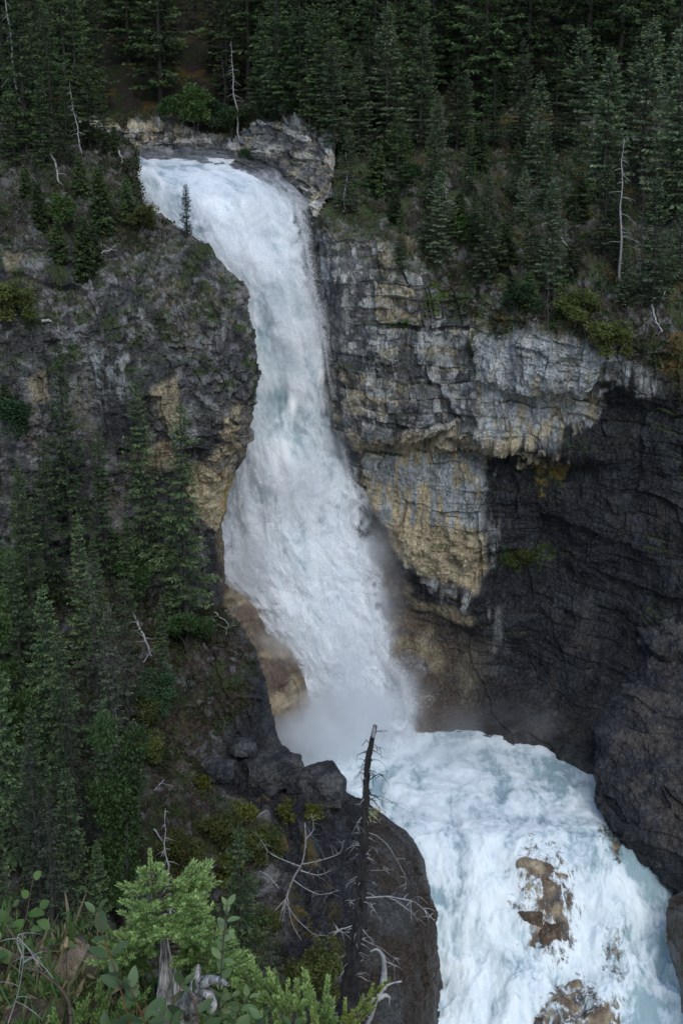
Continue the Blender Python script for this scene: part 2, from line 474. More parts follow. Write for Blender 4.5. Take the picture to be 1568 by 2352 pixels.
def col_right(G, U, V, mid, big, st, strata, d, nh):
    n1 = fbm(G / np.array([3, 3, 4]), 4, 60); n2 = fbm(G / .7, 3, 61)
    streak = fbm(G / np.array([.7, .7, 7]), 4, 62)
    c = mix(GREY, BLUE, sst(mid + n1 * 1.1 + streak * .8, .5, 1.1))
    c = mix(c, TAN, sst(big * .7 + n1 * .9 - streak * .5 + (strata - .5) * .6, .45, .85) * .75)
    c = mix(c, DARK * 1.8, sst(fbm(G / 2.2, 4, 64) + (1 - mid) * .4, .28, .5) * .75)
    pk = polymask(U, V, [(730, 500), (1090, 560), (1095, 1010), (770, 1000)], 30)
    c = mix(c, PALE * .85, pk * sst(n2 * 1.1 + streak * .5 + (mid - .5) * .5, .14, .38) * .75)
    c = mix(c, DARK * 2.2, pk * sst(-n2 * 1.0 - streak * .4, .12, .4) * .6)
    band = polymask(U, V, [(1090, 780), (1130, 745), (1390, 790), (1500, 860), (1480, 900), (1380, 905), (1360, 1000), (1250, 1010), (1200, 1030), (1100, 1000)], 14, wp * .4)
    cb = mix(BLUE * 1.15, PALE * .95, sst(n1 + streak, -.1, .6))
    cb = mix(cb, TAN, sst(-streak * 1.4 + n2 * .3 + (V - 880) / 260, .25, .6) * .8)
    cb = mix(cb, GREY * .9, sst(streak - n1 * .5, .28, .5) * .7)
    c = mix(c, cb, band * .9)
    led = polymask(U, V, [(800, 985), (860, 1000), (1230, 1010), (1235, 1055), (1110, 1050), (820, 1050)], 12, wp * .4)
    c = mix(c, TAN * 1.1, led * .75 * sst(n2 + .3, -.2, .3))
    low = polymask(U, V, [(835, 1045), (1105, 1040), (1112, 1215), (890, 1215), (830, 1100)], 12, wp * .5)
    cl = mix(BLUE * .95, TAN * .95, sst(-streak * 1.2 + n1 * .8, .0, .35))
    cl = mix(cl, GREY, sst(n2 + streak, .1, .5) * .6)
    c = mix(c, cl, low * .9)
    tb = polymask(U, V, [(890, 1205), (1120, 1220), (1125, 1300), (1090, 1370), (1010, 1350), (950, 1300), (905, 1250)], 10, wp * .8)
    c = mix(c, TAN * (.85 + .3 * mid[..., None]), tb * .9)
    tb2 = polymask(U, V, [(945, 1370), (1080, 1400), (1105, 1440), (1010, 1420), (950, 1400)], 8, wp * .5)
    # dark wet wall
    cd = mix(DARK * .6, GREY * np.array([.19, .215, .25]), sst(mid * .6 + n1 + strata * .25, .35, .95))
    cd = mix(cd, BROWN * .6, sst(n1 * 1.2 + n2 * .3, .2, .7) * .35)
    dm = darkwall * (1 - tb) * (1 - low * .85)
    blk = polymask(U, V, [(805, 1060), (860, 1130), (900, 1190), (905, 1260), (1000, 1320), (1100, 1400), (1110, 1600), (960, 1560), (850, 1350)], 20, wp * .7)
    cd = mix(cd, DARK * .75, blk * .7)
    c = mix(c, cd, dm)
    c = mix(c, TAN * .5, tb2 * .8)
    wsp = polymask(U, V, [(1110, 1400), (1150, 1400), (1160, 1500), (1120, 1500)], 12, wp * .6) * sst(streak, .0, .3)
    c = mix(c, PALE * .6, wsp * .45)
    # brown water-worn foot
    cf = mix(BROWN * 1.0, TAN * .55, sst(n1 * 1.3 + .1, -.1, .6))
    cf = mix(cf, DARK * 2, sst(fbm(G / np.array([5, 5, 1.2]), 4, 66), .15, .5) * .6)
    cf = mix(cf, cd * 1.15, sst(U + wp * 1.5, 960, 1160) * .92)
    c = mix(c, cf, foot * .9)
    # soil, rubble and moss of the slope above the rim
    cs = mix(SOIL, GREY * .9, sst(st + n1 * .8, .55, .95))
    cs = mix(cs, MOSS, sst(fbm(G / 1.6, 4, 67) + .12, .1, .35) * .85)
    cs = mix(cs, OCHRE, sst(fbm(G / 3.3, 3, 68), .30, .45) * .7)
    c = mix(c, cs, slope * .92)
    # moss sitting on ledges
    up = sst(nh[..., 2], .45, .8)
    c = mix(c, MOSS * 1.1, up * sst(fbm(G / 3, 3, 69) + (1150 - V) / 1500, .05, .3) * (1 - foot) * .75)
    for poly, cc in (([(1240, 1045), (1300, 1055), (1290, 1090), (1262, 1110), (1260, 1150), (1238, 1110)], OCHRE * .9 + MOSS * .6),
                     ([(1125, 1265), (1180, 1260), (1275, 1270), (1240, 1290), (1190, 1305), (1125, 1290)], MOSS * .9),
                     ([(905, 745), (960, 725), (1000, 670), (1015, 690), (990, 735), (930, 760)], MOSS * 1.8),
                     ([(1075, 790), (1098, 760), (1098, 830), (1082, 850)], MOSS * 1.2)):
        c = mix(c, cc, polymask(U, V, poly, 6, wp * .9 + n2 * 22) * sst(n2 + .5 * n1, -.35, .05) * .9)
    wet = np.clip(dm * .75 + foot * .5, 0, 1) * (1 - slope)
    return c, wet

finish("cliff", G, nr, slope, smo, col_right, M_ROCK, "tall banded limestone cliff to the right of the waterfall, pale above and wet black below", 1, 1.0, slope, hold=.35 + .65 * sst(U, 775, 900))

# ---------------- left bank: rubble top, dark cliff, wooded slope, wet blocks and dome by the pool
LB = [
 [(-260, 300, 132), (0, 300, 130), (110, 300, 130), (210, 310, 130), (270, 320, 130), (296, 330, 130), (290, 335, 134), (240, 345, 140)],
 [(-260, 360, 116), (0, 350, 118), (110, 350, 119), (210, 355, 120), (285, 368, 121), (309, 372, 121), (300, 380, 126), (250, 400, 134)],
 [(-260, 470, 106), (0, 440, 109), (120, 430, 111), (220, 440, 112.5), (290, 450, 114), (320, 465, 114), (310, 470, 120), (250, 480, 130)],
 [(-260, 560, 101), (0, 530, 105), (130, 520, 106), (260, 520, 107.5), (370, 515, 108.5), (446, 540, 108), (410, 560, 116), (330, 560, 126)],
 [(-260, 660, 98), (0, 640, 101), (130, 620, 102), (290, 610, 103.5), (440, 600, 104), (556, 642, 104.2), (520, 660, 113), (430, 660, 124)],
 [(-260, 760, 96), (0, 740, 98.4), (140, 730, 99.4), (310, 720, 100.6), (460, 710, 101), (574, 722, 102), (535, 740, 112), (450, 740, 122)],
 [(-260, 860, 94), (0, 840, 96.8), (150, 835, 98), (320, 840, 99), (480, 845, 99), (606, 850, 100), (555, 860, 110), (470, 860, 120)],
 [(-260, 960, 93), (0, 950, 95.8), (150, 950, 97.4), (320, 955, 98.2), (470, 960, 98.6), (574, 950, 100.6), (530, 955, 110), (470, 960, 120)],
 [(-260, 1050, 92), (0, 1050, 94.6), (150, 1055, 96.6), (320, 1060, 97.6), (460, 1060, 98.8), (564, 1045, 101), (520, 1050, 110), (460, 1060, 120)],
 [(-260, 1110, 91.4), (0, 1110, 94), (150, 1110, 96.2), (310, 1110, 97.6), (440, 1110, 99.4), (520, 1100, 102), (495, 1110, 110), (440, 1110, 120)],
 [(-260, 1200, 90.6), (0, 1210, 93), (150, 1210, 95.4), (310, 1210, 97.2), (430, 1210, 99.4), (522, 1200, 102), (490, 1210, 110), (430, 1220, 119)],
 [(-260, 1300, 89.4), (0, 1310, 91.6), (150, 1310, 94), (300, 1310, 96.2), (420, 1310, 98.4), (514, 1300, 101.4), (490, 1320, 109), (430, 1330, 117)],
 [(-260, 1400, 86), (0, 1410, 88), (150, 1410, 91), (300, 1410, 94), (410, 1405, 96.4), (509, 1402, 98.6), (490, 1420, 107), (440, 1440, 114)],
 [(-260, 1500, 82), (0, 1510, 84), (150, 1510, 87), (310, 1505, 90.5), (450, 1490, 92.8), (588, 1490, 94.2), (560, 1510, 103), (500, 1520, 110)],
 [(-260, 1610, 78), (0, 1620, 80.6), (150, 1620, 83.6), (320, 1610, 87), (470, 1600, 90), (614, 1590, 92), (590, 1600, 101), (520, 1610, 106)],
 [(-260, 1720, 74), (0, 1730, 77.6), (160, 1730, 80), (340, 1720, 83.6), (500, 1715, 87), (640, 1715, 90), (620, 1730, 98), (540, 1740, 103)],
 [(-260, 1850, 70), (0, 1850, 73.4), (170, 1850, 76), (370, 1850, 79), (560, 1840, 82.6), (826, 1850, 86), (810, 1840, 94), (700, 1850, 99)],
 [(-260, 1980, 66), (0, 1980, 69), (180, 1980, 71.6), (400, 1980, 74.6), (640, 1960, 78.4), (940, 1935, 83), (930, 1950, 90), (800, 1960, 95)],
 [(-260, 2120, 62), (0, 2120, 65), (190, 2120, 67.6), (430, 2120, 70.8), (700, 2110, 74.4), (992, 2090, 80.6), (980, 2100, 87), (850, 2110, 92)],
 [(-260, 2260, 58), (0, 2260, 61), (200, 2260, 63.4), (460, 2260, 67), (740, 2250, 71), (1000, 2230, 78.6), (990, 2240, 85), (860, 2250, 89)],
 [(-260, 2500, 52), (0, 2500, 55), (200, 2500, 58), (460, 2480, 62), (740, 2470, 67), (984, 2400, 76.4), (975, 2410, 82), (860, 2420, 86)],
]
G = sheet(LB, 1350, 620)
nr = normals(G)
U, V = proj(G)
wp = fbm(G / 4, 4, 150) * 34 + fbm(G / .9, 3, 152) * 12
top = polymask(U, V, [(-400, 200), (330, 200), (330, 470), (440, 545), (250, 590), (120, 600), (-400, 640)], 25, wp)
lslope = polymask(U, V, [(-400, 1330), (180, 1330), (500, 1400), (590, 1500), (560, 1640), (470, 1750), (560, 1900), (640, 2100), (700, 2600), (-400, 2600)], 30, wp)
wetrock = polymask(U, V, [(520, 1420), (640, 1480), (700, 1700), (1100, 1800), (1100, 2600), (700, 2600), (640, 2100), (600, 1900), (470, 1740), (510, 1640)], 22, wp)
dome = polymask(U, V, [(830, 1850), (1050, 1850), (1100, 2600), (760, 2600), (830, 2300), (845, 2050)], 25, wp * .6)
rub = np.clip(.45 + .35 * sst(1000 - V, 0, 200) + top * .6 + lslope * .5 + .3 * polymask(U, V, [(200, 560), (620, 560), (640, 900), (450, 900), (300, 760)], 40, wp), 0, 1)
smo = np.clip(wetrock * .15 + dome * .3, 0, .92)

def col_left(G, U, V, mid, big, st, strata, d, nh):
    n1 = fbm(G / np.array([3, 3, 5]), 4, 160); n2 = fbm(G / .7, 3, 161)
    streak = fbm(G / np.array([.8, .8, 6]), 4, 162)
    c = mix(GREY * .42, GREY * 1.25, sst(mid * .45 + n1 * .9 + n2 * .7, .05, .95))
    c = mix(c, MOSS * 1.1, sst(fbm(G / 1.5, 4, 163) + .25 * sst(900 - V, 0, 300), .14, .36) * sst(980 - V, 0, 120) * .8)
    c = mix(c, GREY * 1.7, sst(st + n2 * .9 + n1 * .8, .72, 1.0) * .45)
    c = mix(c, TAN * .7, sst(np.abs(st - .5) * -2 + 1 + n1 * .8, .97, 1.15) * .4)
    c = mix(c, DARK * 1.4, sst(-n2 - n1 * .5 + (.5 - st) * .4, .12, .38) * .7)
    c = mix(c, BROWN * .8, sst(n1 - n2 * .3, .05, .5) * .35)
    c = mix(c, BLUE * .9, polymask(U, V, [(215, 800), (290, 820), (280, 900), (225, 960), (205, 900)], 30, wp * .8) * sst(streak + n2 * .5, -.1, .3) * .85)
    c = mix(c, PALE * .75, polymask(U, V, [(300, 700), (335, 690), (325, 830), (275, 860)], 18, wp * .8) * sst(streak, -.05, .3) * .7)
    c = mix(c, TAN * .8, polymask(U, V, [(350, 900), (415, 850), (420, 960), (395, 990)], 10, wp * .5) * .8)
    c = mix(c, TAN * 1.0, polymask(U, V, [(500, 950), (545, 930), (556, 1040), (520, 1070), (480, 1060)], 12, wp * .8) * sst(n2 + .2, -.1, .2) * .85)
    c = mix(c, TAN * .95, polymask(U, V, [(300, 1020), (350, 1020), (400, 1000), (400, 1060), (300, 1085)], 8, wp * .4) * .75)
    pil = polymask(U, V, [(440, 1075), (530, 1075), (530, 1290), (505, 1290), (500, 1230), (470, 1210), (440, 1150)], 9, wp * .3)
    c = mix(c, mix(TAN * 1.15, OCHRE * 2.0, sst(streak, .1, .3) * .6), pil * .85)
    c = mix(c, BROWN * 1.3, polymask(U, V, [(490, 1230), (530, 1200), (525, 1400), (500, 1420), (495, 1300)], 8, wp * .3) * .7)
    c = mix(c, DARK, polymask(U, V, [(470, 1230), (503, 1250), (512, 1410), (470, 1400)], 10, wp * .4) * .8)
    c = mix(c, DARK * 1.0, polymask(U, V, [(215, 940), (330, 950), (300, 1060), (230, 1040)], 25, wp) * .7)
    c = mix(c, BLUE * .9, polymask(U, V, [(0, 1220), (70, 1210), (90, 1330), (10, 1340)], 20, wp) * sst(streak + n2, -.1, .3) * .8)
    c = mix(c, TAN * .8, polymask(U, V, [(60, 870), (105, 850), (115, 915), (70, 925)], 9, wp * .5) * .7)
    c = mix(c, TAN * .7, polymask(U, V, [(10, 600), (70, 590), (60, 630), (20, 650)], 9, wp * .5) * .7)
    cs = mix(SOIL * .85, GREY * .7, sst(st + n1 * .8, .6, 1.0))
    cs = mix(cs, MOSS * .9, sst(fbm(G / 1.8, 4, 167) + .05, .02, .35) * .8)
    cs = mix(cs, BROWN * .9, sst(fbm(G / 2.5, 4, 168), .1, .4) * .6)
    c = mix(c, cs, np.clip(lslope * .95 + top * .55, 0, 1))
    cw = mix(DARK * .7, GREY * np.array([.26, .285, .32]), sst(mid * .7 + n1 * .7 + n2 * .3, .3, 1.0))
    cw = mix(cw, BROWN * .7, sst(n1, .15, .5) * .2)
    c = mix(c, cw, wetrock * (1 - lslope) * .97)
    cd = mix(BROWN * .52, GREY * .42, sst(n1 * 1.2, -.2, .4))
    c = mix(c, cd, dome * .85)
    up = sst(nh[..., 2], .35, .75)
    c = mix(c, MOSS, up * sst(fbm(G / 2.5, 4, 169) + .05, 0, .3) * (1 - wetrock) * .6)
    c = mix(c, OCHRE * .6 + MOSS * .5, polymask(U, V, [(600, 1850), (700, 1840), (690, 1900), (780, 2200), (740, 2330), (700, 2200), (620, 2000)], 40, wp) * sst(fbm(G / 1.1, 4, 171), .08, .25) * .75)
    wet = np.clip(wetrock * .8, 0, 1) * (1 - lslope)
    return c, wet

finish("rock_bank", G, nr, rub, smo, col_left, M_ROCK, "dark craggy rock wall and wooded slope on the left side of the gorge", 2, 1.0, np.clip(lslope + top * .7, 0, 1), hold=.45 + .55 * sst(np.broadcast_to(np.arange(U.shape[1])[None, ::-1] / U.shape[1], U.shape), .25, .5))

# ---------------- pale strata beside the lip of the falls
UB = [
 [(180, 262, 150), (285, 262, 148), (400, 262, 148), (530, 262, 146), (600, 248, 142), (660, 240, 138), (730, 245, 134), (800, 290, 130)],
 [(180, 285, 139), (285, 285, 139), (400, 290, 139), (530, 310, 137), (597, 280, 132.5), (650, 268, 129), (718, 290, 125), (770, 330, 122)],
 [(180, 312, 138.6), (285, 310, 138), (400, 312, 138), (530, 325, 136), (600, 315, 131), (660, 315, 126.6), (722, 345, 121.5), (765, 380, 119)],
 [(180, 345, 139.4), (285, 338, 138), (400, 342, 137.6), (530, 350, 135.6), (600, 355, 130), (660, 365, 125.4), (720, 400, 120), (755, 450, 116)],
 [(180, 355, 140), (285, 352, 137), (400, 360, 136.4), (530, 370, 134), (590, 378, 128.6), (650, 410, 124), (710, 450, 118.6), (748, 510, 114.6)],
 [(180, 380, 136), (285, 380, 134), (400, 385, 133), (525, 390, 129), (590, 405, 125), (650, 450, 121), (700, 500, 117.4), (742, 590, 115)],
 [(180, 480, 134), (285, 480, 130), (400, 490, 127), (520, 480, 124), (590, 500, 121), (650, 560, 119.5), (700, 650, 118.5), (735, 800, 118)],
]
G = sheet(UB, 420, 620)
U, V = proj(G)
wp = fbm(G / 3, 4, 250) * 22 + fbm(G / .8, 3, 252) * 8
gtop = sst(np.interp(U, [180, 285, 400, 530, 600, 660, 730, 800], [280, 284, 284, 312, 278, 268, 290, 330]) - V + wp * .5, -6, 8)
worn = polymask(U, V, [(150, 345), (530, 348), (590, 362), (650, 385), (700, 440), (735, 500), (780, 900), (150, 900)], 9, wp * .5)
def col_up(G, U, V, mid, big, st, strata, d, nh):
    n1 = fbm(G / 2, 4, 260); n2 = fbm(G / .6, 3, 261)
    c = mix(GREY * 1.1, PALE * 1.0, sst(mid + n1 * .8, .25, .8))
    c = mix(c, TAN * 1.15, sst(strata * .6 + n1 + n2 * .3, .3, .75) * .8)
    c = mix(c, DARK * 1.5, sst(fbm(G / 1.3, 4, 262), .12, .35) * .7)
    c = mix(c, mix(DARK * 1.2, GREY * .55, sst(n1 + mid * .4, .2, .8)), worn * .93)
    cs = mix(SOIL, MOSS, sst(fbm(G / 1.4, 4, 263), -.1, .2))
    cs = mix(cs, OCHRE, sst(fbm(G / 2.3, 3, 264), .25, .4) * .6)
    c = mix(c, cs, gtop * .95)
    c = mix(c, MOSS, sst(nh[..., 2], .5, .8) * sst(n1, 0, .25) * (1 - worn) * .7)
    return c, worn * .7
finish("rock_ledge", G, normals(G), gtop * .8, worn * .6, col_up, M_ROCK, "low pale stratified rock ledges above the lip of the falls", 3, 1.25, gtop, fs=1.9)

# ---------------- wall hidden behind the falling water and the tan apron at its lower left
BW = [
 [(300, 400, 128), (450, 400, 127), (560, 420, 124), (660, 470, 121), (760, 520, 119)],
 [(300, 600, 122), (450, 600, 121), (560, 600, 119), (660, 600, 119), (790, 600, 120)],
 [(380, 850, 122), (470, 850, 119), (580, 850, 117.5), (690, 850, 117.5), (820, 850, 119)],
 [(400, 1080, 120), (480, 1080, 117), (600, 1080, 115.5), (720, 1080, 116), (880, 1080, 117)],
 [(400, 1300, 118), (480, 1290, 110), (560, 1330, 110), (700, 1300, 113), (900, 1300, 114)],
 [(400, 1400, 114), (500, 1370, 106.5), (590, 1400, 106.6), (700, 1400, 110.5), (900, 1400, 112)],
 [(400, 1520, 112), (520, 1480, 103.5), (640, 1490, 104.6), (740, 1500, 108.5), (900, 1500, 110)],
 [(400, 1650, 108), (560, 1600, 101), (690, 1600, 101.8), (780, 1620, 105.5), (930, 1620, 107)],
 [(450, 1780, 103), (590, 1760, 97.5), (710, 1740, 98.5), (810, 1750, 102), (950, 1750, 105)],
 [(450, 1900, 98), (600, 1880, 94), (720, 1860, 94.5), (830, 1850, 98), (960, 1860, 103)],
]
G = sheet(BW, 700, 420)
def col_back(G, U, V, mid, big, st, strata, d, nh):
    n1 = fbm(G / 3, 4, 360); n2 = fbm(G / .7, 3, 361)
    fl = fbm(G / np.array([4, 4, .9]), 4, 362)
    c = mix(BROWN * 1.1, TAN * .75, sst(n1 + fl * .6, -.2, .5))
    c = mix(c, BROWN * 1.0 + np.array([.06, .02, 0]), sst(n1, .1, .5) * .5)
    c = mix(c, DARK * 2, sst(fl, .22, .5) * .55)
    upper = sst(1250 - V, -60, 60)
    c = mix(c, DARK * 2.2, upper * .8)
    return c, np.full(U.shape, .55)
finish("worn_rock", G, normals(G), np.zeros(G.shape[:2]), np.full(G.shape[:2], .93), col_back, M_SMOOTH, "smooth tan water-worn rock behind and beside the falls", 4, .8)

# ---------------- near dark buttress at the right edge and the rock below it
RB = [
 [(1470, 1240, 112), (1470, 1250, 107), (1540, 1250, 105), (1640, 1250, 103), (1800, 1250, 102)],
 [(1460, 1400, 109), (1460, 1400, 104.5), (1510, 1400, 101.5), (1600, 1400, 99.6), (1800, 1400, 99)],
 [(1440, 1540, 106), (1436, 1540, 99.6), (1480, 1535, 96.4), (1580, 1535, 94.4), (1800, 1530, 93.4)],
 [(1440, 1640, 101), (1404, 1640, 93.6), (1460, 1640, 91.6), (1580, 1640, 90.4), (1800, 1640, 89)],
 [(1430, 1740, 98), (1390, 1740, 91.6), (1450, 1740, 89.8), (1580, 1740, 88.4), (1800, 1740, 87)],
 [(1420, 1850, 96), (1373, 1850, 89.6), (1440, 1840, 87.6), (1580, 1840, 86), (1800, 1840, 85)],
 [(1440, 1900, 95), (1392, 1894, 88.8), (1450, 1880, 86.6), (1580, 1900, 84.6), (1800, 1900, 83)],
 [(1500, 1960, 93), (1452, 1944, 88), (1500, 1930, 85.8), (1590, 1960, 83.6), (1800, 1970, 82)],
 [(1560, 2040, 91), (1524, 2036, 86.6), (1560, 2020, 84.6), (1620, 2040, 82.6), (1800, 2060, 81)],
 [(1620, 2130, 88), (1570, 2120, 84), (1600, 2120, 83), (1650, 2140, 81), (1800, 2140, 80)],
]
G = sheet(RB, 620, 300)
def col_butt(G, U, V, mid, big, st, strata, d, nh):
    n1 = fbm(G / 3, 4, 460); n2 = fbm(G / .5, 3, 461)
    c = mix(DARK * 1.3, GREY * .5, sst(mid * .5 + n1 + n2 * .8, .1, .9))
    c = mix(c, BROWN * .75, sst(n1 + n2 * .5, .05, .5) * .4)
    c = mix(c, DARK * .9, sst(V, 1930, 2060) * .6)
    return c, sst(V, 1500, 2000) * .4
finish("rock_buttress", G, normals(G), np.full(G.shape[:2], .35), np.full(G.shape[:2], .12), col_butt, M_ROCK, "near dark rock buttress standing in the torrent at the right edge", 5, .8)

RL = [
 [(1600, 2030, 84), (1640, 2030, 83), (1800, 2030, 80)],
 [(1552, 2048, 82.6), (1590, 2050, 81.4), (1800, 2050, 78)],
 [(1528, 2066, 82), (1580, 2080, 80), (1800, 2080, 77)],
 [(1522, 2130, 81), (1580, 2140, 78.6), (1800, 2140, 76)],
 [(1535, 2200, 79.6), (1590, 2210, 77.4), (1800, 2220, 75)],
 [(1555, 2270, 78.6), (1600, 2280, 76.4), (1800, 2300, 74)],
 [(1575, 2420, 76), (1620, 2440, 74.4), (1800, 2440, 72)],
]
G = sheet(RL, 300, 130)
finish("low_rock", G, normals(G), np.zeros(G.shape[:2]), np.full(G.shape[:2], .8), lambda G, U, V, mid, big, st, strata, d, nh: (mix(BROWN * .6, GREY * .6, sst(fbm(G / 2, 4, 470), -.2, .3)), np.full(U.shape, .6)),
       M_SMOOTH, "smooth brown rock at the lower right edge beside the rapids", 6, .6)

# ---------------- far hillside
ys = np.concatenate([np.linspace(128, 160, 120), np.linspace(161, 300, 140)])
xs = np.linspace(-110, 110, 420)
X, Y = np.meshgrid(xs, ys)
right = sst(X, -8, 12)
Z = -6.0 + np.where(Y < 142, (Y - 142) * .35, (Y - 142) * .42) + np.clip(Y - 165, 0, 200) * .45 - 2.2 * (1 - right) * sst(142 - Y, -14, 6)
Z = np.where((X < -8), Z - .6, Z)
G = np.stack([X, Y, Z + fbm(np.stack([X, Y, Y * 0], -1) / 9, 4, 500) * 1.6 + fbm(np.stack([X, Y, Y * 0], -1) / 1.5, 3, 501) * .35], -1)
G[..., 2] -= sst(136 - Y, 0, 6) * 4
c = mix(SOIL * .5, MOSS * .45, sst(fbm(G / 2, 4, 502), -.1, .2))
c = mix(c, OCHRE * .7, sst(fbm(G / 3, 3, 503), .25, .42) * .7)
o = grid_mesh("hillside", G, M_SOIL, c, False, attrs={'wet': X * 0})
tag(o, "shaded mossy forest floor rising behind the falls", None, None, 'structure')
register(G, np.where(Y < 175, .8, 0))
HILL = G

# ================================================================ WATER
def water_material(name, lace=False, silk=False):
    m, nt, b, out = newmat(name)
    L = nt.links.new
    uv = nt.nodes.new('ShaderNodeUVMap'); uv.uv_map = 'UVMap'
    dens = N(nt, 'ShaderNodeAttribute', attribute_name='dens').outputs['Fac']
    foam_shade = N(nt, 'ShaderNodeAttribute', attribute_name='foam_shade').outputs['Fac']
    mp = nt.nodes.new('ShaderNodeMapping'); L(uv.outputs[0], mp.inputs[0])
    mp.inputs['Scale'].default_value = (1, .5 if lace else .62, 1)
    n1 = noise_node(nt, mp.outputs[0], .45, 5, .55, .8)
    n2 = noise_node(nt, mp.outputs[0], 1.7 if silk else 2.2, 4 if silk else 7, .55 if silk else .66, .5)
    n4 = noise_node(nt, mp.outputs[0], 8.0, 5, .7, .2)
    nn = mathn(nt, 'ADD', mathn(nt, 'MULTIPLY', n1, .56), mathn(nt, 'MULTIPLY', n2, .36))
    nn = mathn(nt, 'ADD', nn, mathn(nt, 'MULTIPLY', n4, .04 if silk else .08))
    f = mathn(nt, 'ADD', remap(nt, nn, .38, .62, -.55, .55), foam_shade)
    f = mathn(nt, 'ADD', f, 0.0, True)
    r = nt.nodes.new('ShaderNodeValToRGB')
    r.color_ramp.elements[0].color = (.30, .42, .46, 1)  # blue grey end: thin water, and shade painted into the hollows
    r.color_ramp.elements[1].color = (.88, .93, .96, 1)
    e = r.color_ramp.elements.new(.45); e.color = (.66, .75, .785, 1)
    L(f, r.inputs[0])
    if lace: r.color_ramp.elements[2].color = (.80, .875, .90, 1)
    L(r.outputs[0], b.inputs['Base Color'])
    b.inputs['Subsurface Weight'].default_value = .75
    b.inputs['Subsurface Radius'].default_value = (.8, .95, 1.0)
    b.inputs['Subsurface Scale'].default_value = 1.1 if silk else .6
    b.inputs['Roughness'].default_value = .6
    b.inputs['Specular IOR Level'].default_value = .2
    bp = N(nt, 'ShaderNodeBump', Strength=.12 if silk else .2, Distance=.10); L(nn, bp.inputs['Height'])
    L(bp.outputs[0], b.inputs['Normal'])
    mp2 = nt.nodes.new('ShaderNodeMapping'); L(uv.outputs[0], mp2.inputs[0])
    mp2.inputs['Scale'].default_value = (1, .6, 1)
    n3 = noise_node(nt, mp2.outputs[0], 2.2 if lace else 1.3, 9 if lace else 6, .78 if lace else .62, .6)
    k = .9 if lace else .5
    a = mathn(nt, 'ADD', remap(nt, n3, .38, .62, -k, k), mathn(nt, 'SUBTRACT', mathn(nt, 'MULTIPLY', dens, 3.0), 1.0))
    a = mathn(nt, 'ADD', a, 0.0, True)
    L(a, b.inputs['Alpha'])
    return m
M_FALL = water_material("falling_water", silk=True)
M_POOL = water_material("rapids", True)

def veil_material():
    """thin drifting curtains of spray in front of the solid fall"""
    m, nt, b, out = newmat("falling_spray")
    L = nt.links.new
    uv = nt.nodes.new('ShaderNodeUVMap'); uv.uv_map = 'UVMap'
    dens = N(nt, 'ShaderNodeAttribute', attribute_name='dens').outputs['Fac']
    mp = nt.nodes.new('ShaderNodeMapping'); L(uv.outputs[0], mp.inputs[0]); mp.inputs['Scale'].default_value = (1, .62, 1)
    n = noise_node(nt, mp.outputs[0], .75, 6, .60, 1.2)
    a = mathn(nt, 'MULTIPLY', remap(nt, n, .40, .68, 0, 1), dens)
    d = nt.nodes.new('ShaderNodeBsdfDiffuse'); d.inputs[0].default_value = (.90, .94, .97, 1)
    t = nt.nodes.new('ShaderNodeBsdfTranslucent'); t.inputs[0].default_value = (.90, .94, .97, 1)
    m1 = nt.nodes.new('ShaderNodeMixShader'); m1.inputs[0].default_value = .4; L(d.outputs[0], m1.inputs[1]); L(t.outputs[0], m1.inputs[2])
    tr = nt.nodes.new('ShaderNodeBsdfTransparent')
    m2 = nt.nodes.new('ShaderNodeMixShader'); L(a, m2.inputs[0]); L(tr.outputs[0], m2.inputs[1]); L(m1.outputs[0], m2.inputs[2])
    L(m2.outputs[0], out.inputs[0]); nt.nodes.remove(b)
    return m
M_VEIL = veil_material()

FW = [
 [(290, 352, 140), (400, 354, 140), (480, 356, 138), (560, 362, 136)],
 [(295, 366, 132), (380, 368, 132), (460, 372, 130), (530, 376, 128)],
 [(300, 385, 126), (380, 385, 124.4), (470, 388, 123), (566, 392, 123)],
 [(300, 420, 123.5), (400, 415, 120.4), (520, 412, 119), (632, 424, 120.5)],
 [(300, 480, 121.5), (420, 480, 117.6), (560, 465, 115.6), (708, 484, 118)],
 [(350, 600, 118.5), (470, 600, 115.0), (590, 600, 113.6), (722, 600, 115.8)],
 [(420, 720, 115.4), (520, 720, 113.4), (630, 720, 113), (750, 720, 115)],
 [(450, 850, 115), (550, 850, 113), (660, 850, 112.6), (774, 850, 114.6)],
 [(470, 980, 114.4), (560, 980, 112.4), (670, 980, 112), (798, 980, 114.2)],
 [(470, 1070, 113.6), (570, 1070, 111.6), (690, 1070, 111), (836, 1075, 112.6)],
 [(470, 1200, 112), (580, 1200, 110.4), (700, 1200, 109.6), (846, 1200, 111)],
 [(470, 1320, 109.6), (610, 1320, 108.4), (730, 1320, 108), (876, 1320, 109.6)],
 [(545, 1420, 107.4), (665, 1420, 106.8), (770, 1420, 106.6), (892, 1420, 108)],
 [(605, 1520, 105), (705, 1520, 105), (800, 1520, 105), (912, 1520, 106.6)],
 [(640, 1610, 103), (745, 1610, 103), (830, 1610, 103), (940, 1610, 105)],
 [(660, 1690, 100.5), (760, 1690, 100.6), (850, 1690, 101), (950, 1690, 102.6)],
 [(640, 1800, 96), (760, 1800, 97), (850, 1800, 97.6), (960, 1800, 99)],
]
def arc(G):
    s = np.linalg.norm(np.diff(G, axis=0), axis=-1).mean(1)
    s = np.concatenate([[0], np.cumsum(s)])
    t = np.linalg.norm(np.diff(G, axis=1), axis=-1).mean(0)
    t = np.concatenate([[0], np.cumsum(t)])
    return np.broadcast_to(s[:, None], G.shape[:2]), np.broadcast_to(t[None], G.shape[:2])

